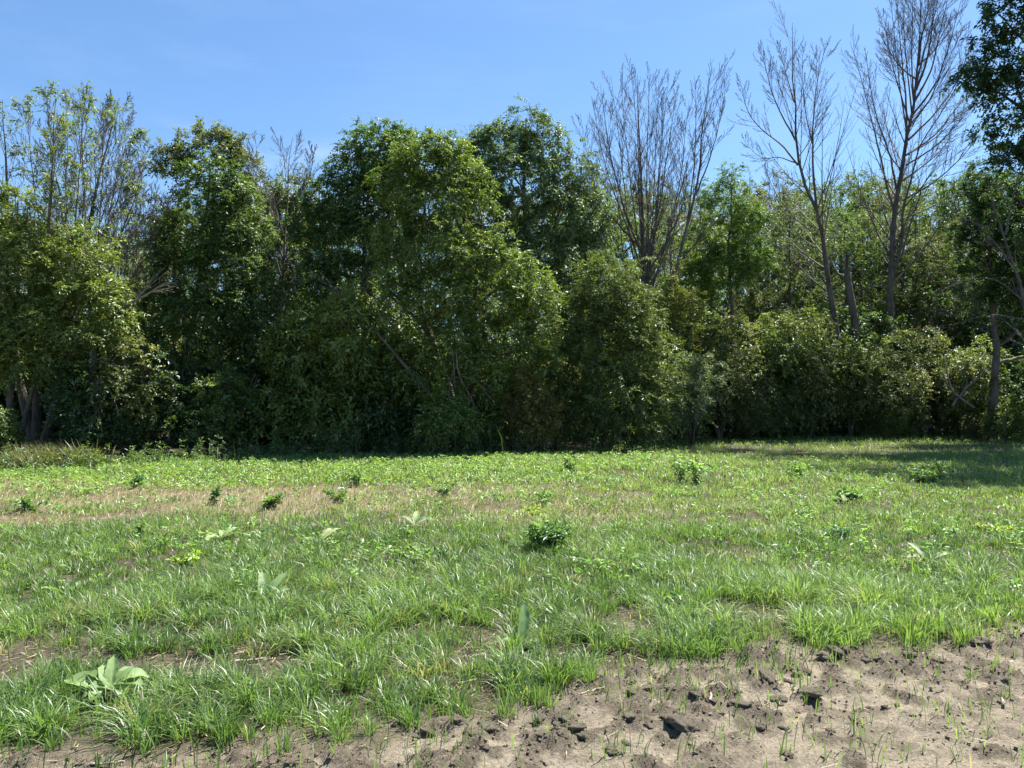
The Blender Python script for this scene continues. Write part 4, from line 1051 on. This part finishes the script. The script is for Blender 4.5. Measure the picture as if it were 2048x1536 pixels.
weed("dense_bush_weed", "dense dark green bushy weed alone in the middle of the field", 1095, 1106, .30, 44, .25, .075, .024, DKW, 207, cat="bush", tiers=8)
weed("pale_weed", "pale fine-leaved weed just above the dense dark bushy weed", 1085, 1012, .24, 8, .16, .05, .028, LTW, 208)
weed("tall_weed", "tall pale-leaved weed, left one of two by the tip of the shade at right", 1362, 966, .50, 4, .2, .11, .045, LTW, 209)
weed("tall_weed", "tall pale-leaved weed, right one of two by the tip of the shade at right", 1394, 970, .52, 6, .28, .11, .045, LTW, 210)
weed("tall_weed", "tall narrow weed at the bright edge right of the middle", 1143, 948, .42, 4, .2, .10, .04, MDW, 211)
weed("broadleaf_weed", "light broad-leaved weed on the shade's edge at right, left of its twin", 1838, 966, .34, 9, .42, .10, .05, LTW, 212)
weed("broadleaf_weed", "light broad-leaved weed on the shade's edge at right, right of its twin", 1872, 970, .32, 9, .40, .10, .05, LTW, 213)
weed("broadleaf_weed", "small pale weed at the lower edge of the shade, right of the tall pair", 1600, 958, .34, 6, .4, .10, .05, LTW, 214)
weed("leafy_weed", "low dark weed in the grass below the shade at right", 1700, 1000, .17, 12, .25, .08, .04, DKW, 215)
weed("leafy_weed", "bluish spreading weed right of the dense dark bushy weed", 1665, 1082, .17, 10, .2, .055, .03, [(.05, .10, .045), (.11, .18, .09)], 216)
weed("leafy_weed", "pale sprawling weed in the grass left of the middle", 830, 1130, .17, 10, .26, .05, .03, LTW, 217)
weed("wiry_weed", "wiry dark-stemmed weed left of the dense dark bushy weed", 880, 1130, .20, 4, .12, .04, .02, DKW, 218)
weed("leafy_weed", "low leafy weed in the straw band, right end", 885, 995, .18, 6, .18, .06, .035, MDW, 219)
weed("leafy_weed", "pale spray of fine weed above the straw band, right of the middle of its length", 715, 975, .34, 8, .3, .06, .035, LTW, 220)
weed("lime_weed", "flat lime-yellow weed just above the dense dark bushy weed's left side", 1065, 1030, .10, 10, .22, .06, .03, [(.15, .19, .03), (.26, .29, .05)], 221)
weed("lime_weed", "flat lime-yellow weed in the grass at far right", 1985, 1068, .10, 10, .22, .06, .03, [(.15, .19, .03), (.26, .29, .05)], 222)
weed("lime_weed", "flat lime-yellow weed in the grass at left, below the thin dark weed", 372, 1130, .09, 9, .2, .06, .03, [(.13, .19, .03), (.22, .28, .05)], 223)

# big downy-leaved rosettes (every leaf a part)
def big_leaf(L, W, curl, rise, rng, tone, nu=10, nv=6):
    """broad pointed blade from the origin along +x, drooping at the tip, raised side veins"""
    u = np.linspace(0, 1, nu); v = np.linspace(-1, 1, nv + 1)
    U, Vv = np.meshgrid(u, v, indexing='ij')
    half = W * .5 * (np.sin(np.pi * np.clip(U, 0, 1) ** .85) ** .6 * (1 - .12 * U) + .06 * (1 - U))
    x = L * U; y = half * Vv + np.sin(U * 9) * .004
    z = L * (rise * U - curl * U ** 2) + np.abs(Vv) ** 1.5 * half * .45 + .006 * np.sin(U * 24 + np.abs(Vv) * 3) * np.abs(Vv) + rng.normal(0, .0015, U.shape)
    i = (np.arange(nu - 1)[:, None] * (nv + 1) + np.arange(nv)[None]).ravel()
    vein = np.where(np.abs(Vv) < .1, 1.25, 1.0) * (1 + .07 * np.sin(U * 24 + np.abs(Vv) * 3))
    return np.stack([x, y, z], -1).reshape(-1, 3), [np.stack([i, i + 1, i + nv + 2, i + nv + 1], 1)], (np.asarray(tone) * vein.reshape(-1, 1) * rng.uniform(.85, 1.15))
def rosette(label, px, py, leaves, seed, tone=(.185, .275, .105), lift=.02):
    rng = np.random.default_rng(seed); g = G(px, py); g[2] = float(gz(np.array([g[0]]), np.array([g[1]]))[0]) + lift
    t = thing("downy_rosette_plant", label, "plant", g)
    for az, L, W, rise, curl in leaves:
        V, F, T = big_leaf(L, W, curl, rise, rng, tone)
        o = obj("leaf", mesh_np("leaf", V, F, M_FUZZ, T, True), t)
        o.rotation_euler = (rng.normal(0, .15), 0, math.radians(az))
rosette("large pale grey-green rosette of broad downy leaves in the near left grass", 222, 1398,
        [(180, .24, .13, .34, .12), (200, .20, .12, .22, .2), (165, .17, .10, .6, .3), (100, .15, .075, 1.15, .3), (70, .15, .08, .9, .5), (30, .19, .11, .95, .85), (355, .18, .11, .55, .45), (318, .18, .11, .38, .35), (262, .16, .11, .25, .3), (235, .15, .10, .3, .35), (130, .16, .09, .9, .4)], 301, lift=.07)
rosette("tall pale downy leaves rising from the grass, left of the middle of the field", 528, 1205,
        [(60, .22, .09, 1.1, .3), (110, .20, .09, 1.3, .4), (20, .20, .09, .8, .4), (170, .20, .09, .6, .3), (200, .2, .09, .3, .2), (330, .18, .08, .5, .3)], 302, lift=.03)
rosette("flopped whitish big leaves in the grass at right", 1860, 1130,
        [(100, .26, .07, 1.1, .5), (175, .24, .09, .7, .5), (200, .22, .09, .5, .4), (15, .24, .07, .9, .6), (340, .2, .08, .5, .4), (260, .2, .09, .5, .5)], 303, (.32, .37, .20), lift=.03)
rosette("pale leaves lying in the grass at left, below the straw band", 445, 1085,
        [(170, .24, .1, .3, .2), (20, .22, .1, .6, .4), (60, .22, .08, .9, .5), (220, .2, .1, .3, .2), (120, .2, .08, .7, .4)], 304, (.24, .32, .13), lift=.03)
rosette("pale yellowish curled leaves left of the middle, below the straw band", 640, 1092,
        [(40, .26, .09, 1.0, .5), (80, .22, .08, 1.1, .5), (170, .22, .09, .4, .2), (330, .2, .09, .5, .4)], 305, (.30, .34, .16), lift=.03)
rosette("one upright pointed leaf among tufts near the bare soil", 1045, 1296,
        [(80, .17, .07, 1.6, .2), (170, .15, .07, .5, .3), (20, .13, .07, .4, .3)], 306, (.17, .27, .10), lift=.02)
rosette("small pale leaf pair in the grass right of the dense dark bushy weed", 1690, 1005,
        [(160, .2, .09, .6, .4), (30, .2, .09, .6, .5), (90, .2, .08, .9, .5)], 307, (.25, .31, .14), lift=.03)
rosette("pale leaf cluster far out in the grass, right of the straw band", 830, 1055,
        [(160, .22, .1, .8, .4), (30, .2, .09, .9, .5), (90, .22, .09, 1.1, .5)], 308, (.25, .32, .14), lift=.03)

# pale dead stalks lying about
def stalk(label, px, py, L, r, az, seed, tone=(.46, .40, .29), flat=False):
    rng = np.random.default_rng(seed); g = G(px, py); g[2] = float(gz(np.array([g[0]]), np.array([g[1]]))[0]) + r + .012
    e = np.array([math.cos(az), math.sin(az), 0]) * L / 2
    t = thing("dead_stalk", label, "stalk", g, "dead stalks on the ground")
    w = Wood(); w.limb([-e, e * .1 + rng.normal(0, .006, 3), e], r, r * .75, 9, 7, .002, rng)
    w.limb([e * .12, e * .135, e * .15], r * 1.28, r * 1.25, 3, 7)
    v, f = w.build((0, 0, 0)); obj("stem", mesh_np("stem", v, f, M_DRY, np.tile(np.array(tone), (len(v), 1)) * rng.uniform(.85, 1.1, (len(v), 1)), True), t)
    fr = rng.normal(0, 1, (5, 3)) * [1, 1, .3]
    w = Wood()
    for q in fr: w.limb([e, e + e * .12 + q * r * .7, e + e * .2 + q * r * 1.4], r * .2, r * .08, 4, 3)
    v, f = w.build((0, 0, 0)); obj("frayed_end", mesh_np("frayed_end", v, f, M_DRY, np.tile(np.array(tone), (len(v), 1)), True), t)
stalk("short white stalk at the grass edge near the bottom, left of the middle", 655, 1428, .11, .010, .1, 401, (.62, .58, .47))
stalk("long pale stalk lying in the brown gap right of the big rosette", 362, 1355, .20, .008, .45, 402)
stalk("pale stalk in the upper right of the brown gap", 500, 1322, .17, .009, .3, 403)
stalk("pale stalk under the tufts in the middle, pointing up right", 935, 1368, .12, .007, .5, 404)
stalk("pale stalk lying level between the middle tufts and the bare soil", 1125, 1348, .14, .006, .05, 405)
stalk("grey forked stalk in the thin grass at right, above the tyre prints", 1660, 1248, .14, .007, -.6, 406)
stalk("thin pale stalk standing on the bare soil at right", 1421, 1400, .10, .006, 1.3, 407)
stalk("short pale stalk at the far right on the bare soil", 2005, 1408, .05, .008, 1.2, 408, (.6, .55, .44))
stalk("thin stalk at the very bottom left on the bare soil", 215, 1530, .14, .005, .15, 409)
stalk("long thin pale stalk crossing the soil right of the middle", 1185, 1392, .22, .004, .55, 410)
stalk("straw-pale stalk in the litter gap right of the middle tufts", 1215, 1250, .13, .006, -.3, 411)

# fine crumbs of soil, past counting
rng = np.random.default_rng(450)
x, y = field_pts(rng, 2.7, 6.5, 1900)
hh, cr, dd = relief(x, y)
k = rng.random(len(x)) < dd * (.16 + .84 * cr) * (.3 + .7 * churn(x, y))
x, y, hh, cr = x[k], y[k], hh[k], cr[k]; N = len(x)
sz = .0028 + .0085 * rng.random(N) ** 4
oc = np.array([(1, 0, 0), (0, 1, 0), (-1, 0, 0), (0, -1, 0), (0, 0, 1), (0, 0, -1)], float)
V = np.stack([x, y, hh + sz * .3], 1)[:, None] + oc[None] * sz[:, None, None] * rng.uniform(.6, 1.3, (N, 6, 1)) + rng.normal(0, .25, (N, 6, 3)) * sz[:, None, None]
of = np.array([(0, 1, 4), (1, 2, 4), (2, 3, 4), (3, 0, 4), (1, 0, 5), (2, 1, 5), (3, 2, 5), (0, 3, 5)])
tn = (np.array([.30, .26, .195]) * (1 - cr[:, None] * .35)) * rng.uniform(.6, 1.5, (N, 1))
crumbs = obj("soil_crumbs", mesh_np("soil_crumbs", V.reshape(-1, 3), [(np.arange(N)[:, None, None] * 6 + of).reshape(-1, 3)], M_SOIL, np.repeat(tn, 6, 0)))
tag(crumbs, "loose soil crumbs strewn over the bare tilled strip", "soil", kind='stuff')

# loose lumps of soil lying on the surface: four shapes, copied
def lump(seed):
    r = np.random.default_rng(seed)
    bm_v = []; n1, n2 = 12, 18
    for i in range(n1 + 1):
        th = np.pi * i / n1
        for j in range(n2):
            ph = 2 * np.pi * j / n2
            bm_v.append((math.sin(th) * math.cos(ph), math.sin(th) * math.sin(ph), math.cos(th)))
    V = np.array(bm_v)
    k = .62 + .55 * noise3(V * 1.3 + seed) + .5 * (noise3(V * 3.4 + seed) - .5) + .38 * (noise3(V * 8 + seed) - .5)
    V = V * k[:, None] * [1, .8, .5]
    i = (np.arange(n1)[:, None] * n2 + np.arange(n2)[None]); j = (np.arange(n1)[:, None] * n2 + np.roll(np.arange(n2), -1)[None])
    F = np.stack([i, i + n2, j + n2, j], -1).reshape(-1, 4)
    c = np.array([.27, .235, .18]) * (.7 + .6 * noise3(V * 4 + seed))[:, None]
    return mesh_np("soil_lump", V, [F], M_SOIL, c, False)
lumps = [lump(s) for s in (501, 502, 503, 504)]
r5 = np.random.default_rng(55)
cnt = 0
for k in range(900):
    if cnt >= 170: break
    if k < 84: q = CLODS[k % 28]; cx, cy = q[0] + r5.normal(0, .035 if k < 28 else .10), q[1] + r5.normal(0, .03 if k < 28 else .08)
    else: cx, cy = r5.uniform(-2.6, 4), r5.uniform(3.1, 6)
    if dirt(np.array([cx]), np.array([cy]))[0] < .5 or (k >= 84 and r5.random() > churn(np.array([cx]), np.array([cy]))[0]): continue
    sz = r5.uniform(.038, .062) if k < 28 else (r5.uniform(.018, .042) if k < 84 else .008 + .018 * r5.random() ** 2)
    o = obj("soil_lump", lumps[k % 4], None, (cx, cy, float(gz(np.array([cx]), np.array([cy]))[0]) + sz * .08))
    o.rotation_euler = (r5.normal(0, .2), r5.normal(0, .2), 2.5 + r5.normal(0, .5)); o.scale = (sz * r5.uniform(1, 1.5), sz * r5.uniform(.8, 1.1), sz * r5.uniform(.8, 1.15))
    tag(o, "loose crumbly clod of soil lying on the bare tilled ground", "soil clod", "loose clods on the bare soil"); cnt += 1
